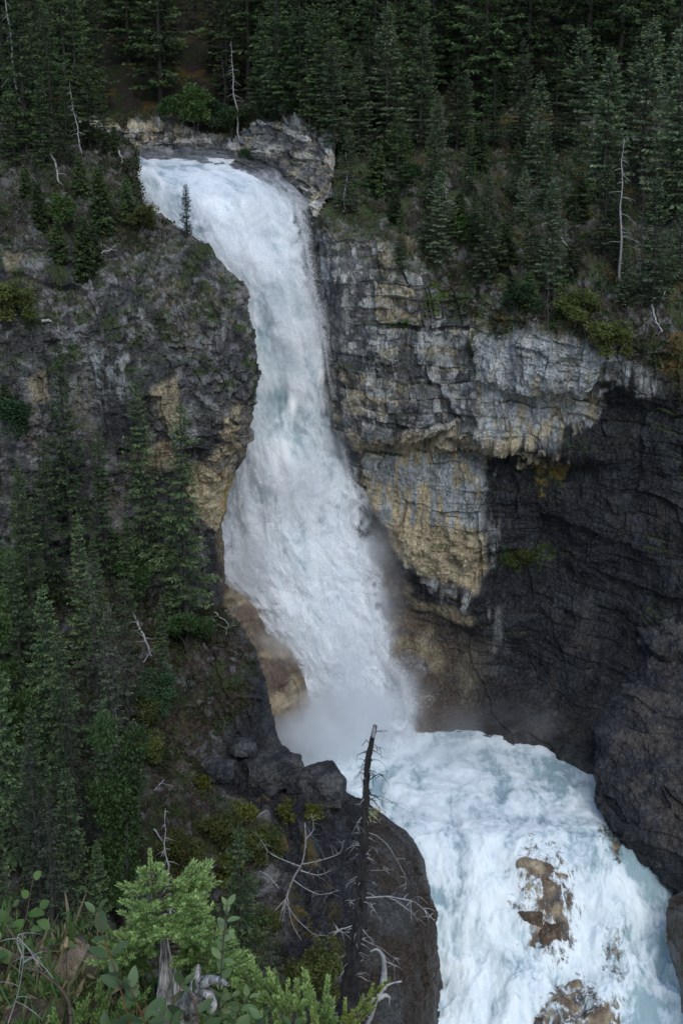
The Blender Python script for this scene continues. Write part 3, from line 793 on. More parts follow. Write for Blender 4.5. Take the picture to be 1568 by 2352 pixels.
fall_root = link(bpy.data.objects.new("waterfall", None))
fall_root.location = W(520, 400, 122)
tag(fall_root, "tall white waterfall plunging between the two rock walls into the pool", "waterfall", None, 'structure')
for layer in range(4):
    G = sheet(FW, 1000, 380)
    s, t = arc(G)
    nr = normals(G)
    U, V = proj(G)
    q = np.stack([t * .55, s * .24, s * 0 + layer * 9.1], -1)
    wob = fbm(q * .6, 3, 600 + layer)
    b1 = fbm(q + wob[..., None] * .3, 4, 610 + layer, .42)
    b2 = fbm(np.stack([t * 1.6, s * .42, s * 0 + layer], -1), 5, 620 + layer, .6, True)
    steep = sst(V, 385, 480)
    d = (b1 * 1.0 + b2 * .04) * (.25 + .75 * steep) + layer * .4 - .15
    H = G + nr * d[..., None]
    cidx = np.linspace(0, 1, G.shape[1])[None, :] + wob * .05
    redge = sst(1 - cidx + fbm(np.stack([t * 1.1, s * .8, s * 0 + layer], -1), 4, 640 + layer, .6) * .05, .0, .05 + .10 * steep)
    ledge = np.where(V > 1290, sst(cidx, .0, .16), 1.0)
    edge = redge * ledge
    thin = polymask(U, V, [(590, 720), (630, 800), (672, 920), (700, 1060), (650, 1060), (612, 900)], 34, wob * 60) * .42
    thin = np.maximum(thin, polymask(U, V, [(715, 800), (800, 820), (830, 1090), (745, 1090)], 40, wob * 60) * .42)
    foam_shade = 1.0 + b1 * 1.7 - thin * 2.2 - .10 * sst(500 - V, 0, 90) * (layer == 0)  # relief term darkens the hollows, shading put into the water colour
    foam_shade = foam_shade - .42 * polymask(U, V, [(300, 350), (480, 372), (440, 400), (300, 400)], 12)
    if layer == 0:
        dens = .12 + .9 * edge - thin * .9 * sst(-b1, -.15, .25)
        foam_shade = foam_shade
    else:
        dens = np.clip(.95 + .5 * b1, 0, 1) * sst(1 - cidx, -.02, .10) * np.where(V > 1290, sst(cidx, -.02, .12), 1.0) * (.2 + .8 * steep) * (1 - np.clip(thin * 2.1, 0, .85)) * (.75 + .35 * sst(V, 900, 1150))
    dens = np.where(V < 362, dens * .0 + 1.0 * (layer == 0), dens)
    grid_mesh("water_sheet", H, M_FALL if layer == 0 else M_VEIL, None, True, np.stack([t + layer * 31, s], -1), {'dens': dens, 'foam_shade': foam_shade}, fall_root).location = -fall_root.location

# spray bursting to the right where the water strikes the foot of the wall
G = sheet([[(850, 1470, 105.4), (905, 1475, 105), (960, 1490, 104.6), (1000, 1500, 104.4)], [(860, 1580, 104), (920, 1580, 103.6), (965, 1580, 103.4), (1000, 1580, 103.4)],
           [(880, 1660, 102.6), (925, 1650, 102.2), (960, 1645, 102), (990, 1650, 102)], [(880, 1730, 101), (930, 1730, 100.6), (965, 1730, 100.4), (1000, 1730, 100.4)]], 220, 120)
s, t = arc(G); U, V = proj(G)
bb = fbm(np.stack([t * .8, s * .4, s * 0 + 3], -1), 5, 660, .6)
H = G + normals(G) * (bb * 1.2)[..., None]
cd_ = np.linspace(0, 1, G.shape[1])[None]
dn = np.clip(.50 - cd_ * .6 + bb * .6, 0, .6) * sst(np.linspace(0, 1, G.shape[0])[:, None], 0, .2) * sst(cd_, 0, .15)
grid_mesh("splash", H, M_VEIL, None, True, np.stack([t + 77, s], -1), {'dens': dn, 'foam_shade': .95 + bb * .3}, fall_root).location = -fall_root.location

# flying drops along the torn edges of the fall
g = np.random.default_rng(5)
line = np.array([(600, 418, 119.6), (692, 482, 117), (712, 560, 115.4), (722, 620, 114.8), (744, 720, 114), (764, 850, 113.4), (782, 980, 112.8), (808, 1070, 111.6), (820, 1200, 110.4), (850, 1320, 109), (866, 1420, 107.4), (884, 1520, 105.8), (930, 1560, 104.2), (945, 1640, 102.4)], float)
line2 = np.array([(520, 1325, 107.4), (575, 1400, 106.4), (636, 1490, 104.6), (668, 1570, 103), (690, 1650, 101.4)], float)
line3 = np.array([(1120, 1900, 88), (1240, 1960, 86), (1400, 1900, 87), (1500, 2000, 85)], float)
Pd = []
for ln, nn_, sgn, spread in ((line, 22000, 1, 5), (line[-3:], 7000, 1, 15)):
    tt_ = g.uniform(0, len(ln) - 1, nn_)
    q_ = np.column_stack([np.interp(tt_, range(len(ln)), ln[:, k]) for k in range(3)])
    cl = fbm(np.stack([tt_ * 3, tt_ * 0, tt_ * 0], -1), 3, 670) * 1.6 + .8
    q_[:, 0] += sgn * (g.exponential(spread, nn_) * np.clip(cl, .2, 2) - 12)
    q_[:, 1] += g.normal(0, 8, nn_); q_[:, 2] -= g.uniform(0, 1.6, nn_)
    Pd.append(np.array([W(*r_) for r_ in q_]))
Pd = np.concatenate(Pd)
n_ = len(Pd)
tet = np.array([[1, 1, 1], [1, -1, -1], [-1, 1, -1], [-1, -1, 1]]) * .55
sz = g.exponential(.010, n_) + .008
Vd = (Pd[:, None] + tet[None] * sz[:, None, None] * g.uniform(.6, 1.6, (n_, 1, 3))).reshape(-1, 3)
Fd = (np.array([[0, 1, 2], [0, 3, 1], [0, 2, 3], [1, 3, 2]])[None] + np.arange(n_)[:, None, None] * 4).reshape(-1, 3)
M_DROP, nt_, b_d, _o = newmat("spray_drops")
b_d.inputs['Base Color'].default_value = (.9, .93, .95, 1); b_d.inputs['Roughness'].default_value = .5
tag(mesh("spray", Vd, Fd, M_DROP, None, True), "fine white drops flying off the edges of the falling water", None, None, 'stuff')

# ---------------- pool and rapids
ny, nx = 900, 760
yy = np.concatenate([np.linspace(112, 90, 260), np.linspace(89.96, 68, 640)])
xx = np.linspace(-16, 30, nx)
X, Y = np.meshgrid(xx, yy)
crest = 88.6 + np.interp(X, [-10, 2, 8, 14, 22, 30], [-1.5, -1, .3, 0, .5, 2.0]) + fbm(np.stack([X / 5, X * 0, X * 0], -1), 3, 700) * 1.3
drop = np.clip(crest - Y, 0, 50)
Z = -52.0 - np.interp(drop, [0, 1, 3, 6, 10, 16, 22], [0, .25, 1.9, 5.6, 9.6, 13.2, 14.5])
Z += -.5 * sst(95 - Y, 0, 6)
far = sst(Y, 95, 103) * sst(X, 0, 6)
steep = sst(drop, .5, 4)
P3 = np.stack([X, Y, Z], -1)
warp = fbm(P3 / 4, 3, 705)
q = np.stack([X * .55 + warp, Y * .35, drop * .2], -1)
b1 = fbm(q, 4, 710, .45)
b2 = fbm(np.stack([X * 1.5, Y * .9, Z * .5], -1), 5, 712, .6, True)
calmz = 1 - .6 * sst(Y, 94, 99)
Z = Z + b1 * (.42 + .55 * steep) * calmz + b2 * (.03 + .11 * steep)
G = np.stack([X, Y, Z], -1)
U, V = proj(G)
Z = Z + .9 * polymask(U, V, [(1200, 1990), (1290, 1980), (1310, 2100), (1230, 2130)], 60) + .9 * polymask(U, V, [(1260, 2300), (1400, 2280), (1420, 2420), (1240, 2420)], 60) + .5 * polymask(U, V, [(1380, 2080), (1430, 2080), (1430, 2160), (1380, 2160)], 40)
G = np.stack([X, Y, Z], -1)
U, V = proj(G)
big_fbm = fbm(np.stack([X / 6, Y / 4, Z * 0], -1), 4, 715)
foam_shade = .54 + b1 * .45 + big_fbm * .55
calm = polymask(U, V, [(1000, 1700), (1250, 1710), (1400, 1790), (1400, 1900), (1100, 1850)], 60)
foam_shade -= calm * .22
foam_shade -= polymask(U, V, [(1380, 1880), (1568, 2060), (1568, 2100), (1480, 2080), (1390, 1960)], 22) * .55
foam_shade -= polymask(U, V, [(1000, 2050), (1060, 2050), (1060, 2200), (1010, 2250)], 40) * .3
foam_shade -= polymask(U, V, [(1420, 2100), (1560, 2150), (1560, 2352), (1460, 2352)], 50) * .22
thin = .95 * polymask(U, V, [(1180, 1950), (1290, 1940), (1335, 2060), (1320, 2170), (1270, 2235), (1215, 2170), (1180, 2060)], 40, fbm(G / 1.4, 3, 720) * 50)
thin2 = polymask(U, V, [(1240, 2290), (1330, 2240), (1420, 2300), (1440, 2420), (1220, 2420)], 30, fbm(G / 1.4, 3, 721) * 30)
thin3 = polymask(U, V, [(1370, 2120), (1440, 2120), (1440, 2260), (1380, 2240)], 25, fbm(G / 1.4, 3, 722) * 30)
lip = polymask(U, V, [(1375, 1880), (1440, 1930), (1420, 1980), (1380, 1930)], 16, fbm(G / 1.2, 3, 723) * 20)
dens = 1.0 - thin * .55 - thin2 * .60 - thin3 * .45 - lip * .6
foam_shade += (thin + thin2 * .6) * .3
o = grid_mesh("river", G, M_POOL, None, True, np.stack([X, -Y * 1.0 + drop * .6], -1), {'dens': dens, 'foam_shade': foam_shade})
tag(o, "white and pale turquoise torrent boiling through the pool and down the rapids", None, None, 'structure')
RIVER = G

# bed under the rapids that shows through the thin water
Zb = Z - .55 + fbm(P3 / 1.6, 4, 730) * .5 + .55 * np.clip(thin, 0, 1) + .5 * thin2 + .2 * thin3
Gb = np.stack([X, Y, Zb], -1)[::2, ::2]
cb = mix(BROWN * 1.3, TAN * .8, sst(fbm(Gb / 1.5, 4, 731), -.2, .4))
cb = mix(cb, GREY * .5, sst(fbm(Gb / 2, 4, 732), 0, .3))
o = grid_mesh("riverbed", Gb, M_SMOOTH, cb, False, attrs={'wet': Gb[..., 0] * 0 + .8})
tag(o, "brown wet rock of the riverbed showing through the rapids", None, None, 'structure')

# ================================================================ MIST
def mist(u, v, y, rad, dens, seed, sc=.28, rot=(0, 0, 0)):
    m, nt, b, out = newmat("mist")
    nt.nodes.remove(b)
    pv = nt.nodes.new('ShaderNodeVolumePrincipled')
    pv.inputs['Color'].default_value = (.955, .98, 1, 1)
    pv.inputs['Anisotropy'].default_value = .1
    tc = nt.nodes.new('ShaderNodeTexCoord').outputs['Object']
    ln = nt.nodes.new('ShaderNodeVectorMath'); ln.operation = 'LENGTH'; nt.links.new(tc, ln.inputs[0])
    fall = remap(nt, ln.outputs['Value'], .15, .97, 1, 0)
    geo = nt.nodes.new('ShaderNodeNewGeometry').outputs['Position']
    n = noise_node(nt, geo, sc, 5, .6, .4)
    f = mathn(nt, 'MULTIPLY', mathn(nt, 'POWER', fall, 1.6), remap(nt, n, .35, .65, 0, 1.6))
    nt.links.new(mathn(nt, 'MULTIPLY', f, dens), pv.inputs['Density'])
    nt.links.new(pv.outputs[0], out.inputs['Volume'])
    th = np.linspace(.02, pi - .02, 14)[:, None]; ph = np.linspace(0, 2 * pi, 24, endpoint=False)[None]
    D = np.stack([np.sin(th) * np.cos(ph), np.sin(th) * np.sin(ph), np.cos(th) * np.ones_like(ph)], -1)
    i = np.arange(13)[:, None] * 24; j = np.arange(24)[None]
    F = np.stack([i + j, i + 24 + j, i + 24 + (j + 1) % 24, i + (j + 1) % 24], -1).reshape(-1, 4)
    V = D.reshape(-1, 3)
    me = bpy.data.meshes.new("mist")
    me.from_pydata(V.tolist(), [], F.tolist() + [list(range(23, -1, -1))[::-1][::-1], list(range(13 * 24, 14 * 24))])
    me.materials.append(m)
    o = bpy.data.objects.new("mist", me); link(o)
    o.location = W(u, v, y); o.scale = rad; o.rotation_euler = rot
    tag(o, "drifting white spray around the foot of the waterfall", None, None, 'stuff')
mist(800, 1680, 100.5, (6.2, 5, 5.0), 1.9, 1)
mist(700, 1710, 96.5, (4.4, 3, 3.2), 1.6, 2)
mist(690, 1160, 109.0, (4.0, 2.2, 7), .22, 3)
mist(590, 1300, 106.5, (3.0, 2.5, 5), .35, 4)
mist(1130, 1660, 101.0, (12, 3, 2.4), .09, 5)
mist(800, 1000, 111.8, (2.4, 2.0, 6), .55, 6)
mist(890, 1400, 107.0, (2.6, 2.0, 7), .22, 7)
mist(780, 1500, 103.5, (4.0, 2.2, 5), .45, 8, rot=(0, .35, 0))
mist(1010, 1740, 97.5, (7, 4, 2.0), .30, 9)
mist(930, 1600, 103.6, (3.2, 2, 4.4), .6, 10)
mist(850, 1250, 109.5, (2.4, 2, 6), .5, 11)
mist(640, 1480, 104.2, (3.2, 2, 4.5), .45, 12, rot=(0, .35, 0))
mist(650, 800, 112.5, (4.2, 2, 9), .16, 13)
mist(560, 560, 115.0, (5, 2, 6), .10, 14)
# ================================================================ VEGETATION
rng = np.random.default_rng(7)

def tube(path, radii, sides=6, seed=None, jag=0):
    """tube mesh along a polyline; returns verts, quad faces"""
    P = np.asarray(path, float); R = np.asarray(radii, float)
    T = np.gradient(P, axis=0); T /= np.linalg.norm(T, axis=1, keepdims=True) + 1e-9
    up = np.array([0, 0, 1.0]) if abs(T[:, 2]).mean() < .8 else np.array([0, 1.0, 0])
    A = np.cross(T, up); A /= np.linalg.norm(A, axis=1, keepdims=True) + 1e-9
    B = np.cross(T, A)
    a = np.linspace(0, 2 * pi, sides, endpoint=False)
    r = R[:, None] * np.ones(sides)
    if jag:
        g = np.random.default_rng(seed or 0)
        r = r * (1 + jag * g.standard_normal(r.shape))
    V = P[:, None] + A[:, None] * (np.cos(a)[None, :, None] * r[..., None]) + B[:, None] * (np.sin(a)[None, :, None] * r[..., None])
    n = len(P)
    i = np.arange(n - 1)[:, None] * sides; j = np.arange(sides)[None]
    F = np.stack([i + j, i + (j + 1) % sides, i + sides + (j + 1) % sides, i + sides + j], -1).reshape(-1, 4)
    k = (n - 1) * sides
    caps = [[k, k + 1, k + 2, k + 3]] if sides >= 4 else []
    if sides == 6: caps.append([k, k + 3, k + 4, k + 5])
    if caps: F = np.concatenate([F, np.array(caps)])
    return V.reshape(-1, 3), F

def joinm(parts):
    Vs, Fs, o = [], [], 0
    for V, F in parts:
        Vs.append(V); Fs.append(F + o); o += len(V)
    return np.concatenate(Vs), np.concatenate(Fs)

def blades(C, D, Nn, L, Wd):
    """kite-shaped leaf quads. C base, D direction, Nn face normal, L length, Wd half width"""
    D = D / (np.linalg.norm(D, axis=1, keepdims=True) + 1e-9)
    Sd = np.cross(D, Nn); Sd /= np.linalg.norm(Sd, axis=1, keepdims=True) + 1e-9
    L = np.asarray(L)[:, None]; Wd = np.asarray(Wd)[:, None]
    V = np.stack([C, C + D * L * .45 + Sd * Wd, C + D * L, C + D * L * .45 - Sd * Wd], 1).reshape(-1, 3)
    F = np.arange(len(C) * 4).reshape(-1, 4)
    return V, F

def spruce_mesh(h, r, seed, bare=.12, dens=1.0, leaf=.30, gap=.2, green=(.026, .045, .020), tipc=(.095, .15, .05), droop=.30, ragged=.3):
    g = np.random.default_rng(seed)
    nst = 14
    zz = np.linspace(0, h, nst)
    bend = np.cumsum(g.standard_normal((nst, 2)) * .012 * h / nst, axis=0)
    path = np.column_stack([bend, zz])
    trunk = tube(path, .013 * h * (1 - zz / h) ** .85 + .012, 7)
    C, D, NN, L, K = [], [], [], [], []
    z = h * bare
    while z < h * .985:
        t = (z / h - bare) / (1 - bare)
        prof = (1 - t) ** .75 * (.55 + .45 * min(1, t * 5))
        nb = int(g.integers(4, 8))
        a0 = g.uniform(0, 2 * pi)
        for b in range(nb):
            if g.uniform() < gap: continue
            az = a0 + 2 * pi * b / nb + g.normal() * .25
            Lb = r * prof * g.uniform(1 - ragged * 1.6, 1 + ragged * .5) + .12
            n = max(4, int(Lb * 15 * dens))
            s = np.sort(g.uniform(.12, 1, n))
            out = np.array([cos(az), sin(az), 0]); sid = np.array([-sin(az), cos(az), 0])
            dr = droop * g.uniform(.6, 1.4) * (1.15 - t)
            pz = -dr * Lb * s ** 1.1 + .22 * Lb * s ** 2.6 + (t ** 2) * .5 * Lb * s
            base = np.array([np.interp(z, zz, path[:, 0]), np.interp(z, zz, path[:, 1]), z])
            P = base + out * (Lb * s)[:, None] + np.array([0, 0, 1]) * pz[:, None]
            side = np.where(g.uniform(size=n) < .5, -1, 1)
            wdt = .26 * Lb * (1 - s * .55) * g.uniform(0, 1, n)
            P = P + sid * (side * wdt)[:, None]
            for rep in range(2):
                d = out * g.uniform(.3, 1, n)[:, None] + sid * (side * g.uniform(.2, 1.1, n))[:, None] + np.array([0, 0, 1]) * g.uniform(-.75, .12, n)[:, None]
                C.append(P + g.normal(0, .04, (n, 3))); D.append(d)
                NN.append(np.array([0, 0, .7]) + out * .5 + g.normal(0, .8, (n, 3)))
                L.append(leaf * g.uniform(.6, 1.25, n) * (1 - .35 * t))
                k = g.uniform(.65, 1.25) * np.ones(n)
                K.append(np.stack([k * g.uniform(.8, 1.2, n), np.clip(s ** 3 + g.normal(0, .15, n), 0, 1)], 1))
        z += g.uniform(.7, 1.3) * .046 * h * (1 - .45 * t) / (dens ** .3)
    # leader
    n = 14
    C.append(np.column_stack([np.full(n, path[-1, 0]), np.full(n, path[-1, 1]), np.linspace(h * .95, h, n)]))
    D.append(g.normal(0, .35, (n, 3)) + np.array([0, 0, 1.0])); NN.append(g.normal(0, 1, (n, 3)))
    L.append(np.full(n, leaf * .55)); K.append(np.ones((n, 2)))
    C, D, NN, L, K = map(np.concatenate, (C, D, NN, L, K))
    V, F = blades(C, D, NN, L, L * g.uniform(.13, .22, len(L)))
    c = mix(np.array(green), np.array(tipc), K[:, 1] * .8) * K[:, :1]  # paler tips: young growth, plus light on the boughs put into the colour
    return trunk, (V, F, np.repeat(c, 4, 0))

def broad_mesh(h, r, seed, n=2600, leaf=.22, col=(.05, .085, .03), lobes=15, stems=3, low=.25):
    g = np.random.default_rng(seed)
    parts = []
    cen, rad = [], []
    for k in range(lobes):
        a = g.uniform(0, 2 * pi); t = g.uniform(low, 1)
        rr = r * g.uniform(.1, 1.0) * (1.1 - .6 * t)
        cen.append([rr * cos(a), rr * sin(a), h * t * .88]); rad.append(r * g.uniform(.16, .42))
    cen, rad = np.array(cen), np.array(rad)
    for k in range(min(stems + 3, lobes)):
        e = cen[k]; m = e * [.35, .35, .5] + g.normal(0, .06 * r, 3)
        parts.append(tube([np.array([0, 0, -.1]), m, e], [.022 * h + .01, .014 * h, .004 * h + .003], 5))
    k = g.integers(0, lobes, n)
    d = g.normal(size=(n, 3)); d /= np.linalg.norm(d, axis=1, keepdims=True)
    rr = g.uniform(.25, 1.12, n) ** .6
    P = cen[k] + d * (rad[k] * rr)[:, None] * [1, 1, .8]
    P[:, 2] = np.maximum(P[:, 2], .05)
    D = d + g.normal(0, .7, (n, 3)) + [0, 0, -.1]
    V, F = blades(P, D, g.normal(0, .6, (n, 3)) + [0, 0, 1], leaf * g.uniform(.6, 1.3, n), leaf * g.uniform(.22, .38, n))
    kk = g.uniform(.7, 1.3, lobes)[k] * g.uniform(.7, 1.35, n)
    c = np.array(col)[None] * kk[:, None]
    return joinm(parts), (V, F, np.repeat(c, 4, 0))

def snag_mesh(h, seed, rad=None, nb=22, bl=.12, lean=.05, topcut=.15):
    g = np.random.default_rng(seed)
    rad = rad or .011 * h + .02
    n = 14
    zz = np.linspace(-.3, h, n)
    bx = np.cumsum(g.normal(0, .012, n)) * h + lean * zz
    by = np.cumsum(g.normal(0, .008, n)) * h
    parts = [tube(np.column_stack([bx - bx[0], by - by[0], zz]), rad * (1 - (1 - topcut) * np.linspace(0, 1, n)), 7, seed, .06)]
    for k in range(nb):
        t = g.uniform(.25, .98); z = t * h; a = g.uniform(0, 2 * pi)
        L = bl * h * (1.1 - t) * g.uniform(.4, 1.5) + .1
        b = np.array([np.interp(z, zz, bx - bx[0]), np.interp(z, zz, by - by[0]), z])
        s = np.linspace(0, 1, 5)[:, None]
        o = np.array([cos(a), sin(a), 0])
        p = b + o * L * s + np.array([0, 0, 1]) * (g.uniform(-.1, .3) * s - g.uniform(.2, .9) * s ** 2) * L + g.normal(0, .03 * L, (5, 3)) * s
        parts.append(tube(p, rad * .22 * (1 - s[:, 0] * .8) + .004, 4))
    return joinm(parts)

PROTO = {}
def proto(key, cat, trunk, crown, mats=(M_BARK, M_LEAF), names=("trunk", "crown")):
    tm = bpy.data.meshes
    to = mesh(names[0], trunk[0], trunk[1], mats[0], None, True)
    co = mesh(names[1], crown[0], crown[1], mats[1], None, False, crown[2])
    PROTO[key] = (to, co, trunk[0][:, 2].max())
    for o in (to, co): COL.objects.unlink(o)

USED = set()
def plant(key, name, label, cat, group, loc, height=None, scale=None, lean=(0, 0), rz=None, wide=1.0):
    to, co, h = PROTO[key]
    s = scale if scale else height / h
    e = bpy.data.objects.new(name, None)
    e.location = loc
    e.rotation_euler = (lean[0], lean[1], rng.uniform(0, 6.28) if rz is None else rz)
    e.scale = (s * wide, s * wide, s)
    e.empty_display_size = .2
    link(e)
    for o in (to, co):
        c = o.copy(); link(c, e)
    tag(e, label, cat, group)
    return e

for k in range(7):
    proto(f"s{k}", "spruce", *spruce_mesh(14, 2.3 + .5 * (k % 3), 40 + k, bare=.06 + .04 * (k % 3), dens=1.45 + .1 * (k % 2), leaf=.36, ragged=.30 + .06 * (k % 3)))
for k in range(5):   # brighter needles and pale tips, a well lit look put into the colour
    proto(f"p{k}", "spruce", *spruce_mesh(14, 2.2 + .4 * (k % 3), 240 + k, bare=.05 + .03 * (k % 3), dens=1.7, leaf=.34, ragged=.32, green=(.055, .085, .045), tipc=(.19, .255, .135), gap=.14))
for k in range(5):   # closer, fuller trees of the left slope
    proto(f"l{k}", "spruce", *spruce_mesh(13, 1.45 + .3 * (k % 3), 60 + k, bare=.08, dens=2.2, leaf=.26, green=(.055, .092, .042), tipc=(.16, .23, .095), droop=.42, ragged=.36))
for k in range(3):   # small slim trees
    proto(f"t{k}", "spruce", *spruce_mesh(4, .75 + .15 * k, 80 + k, bare=.04, dens=3.0, leaf=.24, gap=.08))
proto("slim", "spruce", *spruce_mesh(4, .42, 91, bare=.12, dens=2.6, leaf=.15, gap=.34, green=(.012, .022, .014), tipc=(.02, .035, .02), ragged=.5))
for k in range(3):   # half-dead greyish spruce
    proto(f"g{k}", "spruce", *spruce_mesh(13, 1.7, 95 + k, bare=.12, dens=1.5, leaf=.27, gap=.25, green=(.055, .068, .045), tipc=(.10, .12, .075), ragged=.6))
for k in range(4):
    proto(f"b{k}", "shrub", *broad_mesh(4.2, 2.3, 110 + k, 5200, .21, col=[(.045, .095, .03), (.055, .10, .028), (.075, .095, .025), (.04, .08, .035)][k]), names=("stem", "foliage"))
for k in range(2):
    proto(f"d{k}", "tree", *broad_mesh(11, 2.6, 120 + k, 15000, .23, col=[(.04, .078, .025), (.05, .098, .028)][k], lobes=24, low=.2))
proto("y0", "shrub", *broad_mesh(1.4, .8, 131, 900, .16, col=(.13, .15, .025)), names=("stem", "foliage"))

def height_for(P, vtop):
    """height in metres of an upright thing at P whose top reaches layout row vtop"""
    t = (1176 - vtop) / FL
    dz = (sin(PITCH) + t * cos(PITCH)) / (cos(PITCH) - t * sin(PITCH))
    return P[1] * dz - P[2]

def put(key, name, label, cat, group, u, vb, vt, sink=.25, **kw):
    P = ground_at(u, vb)
    h = max(height_for(P, vt), .3)
    P[2] -= sink
    return plant(key, name, label, cat, group, P, height=h + sink, **kw)

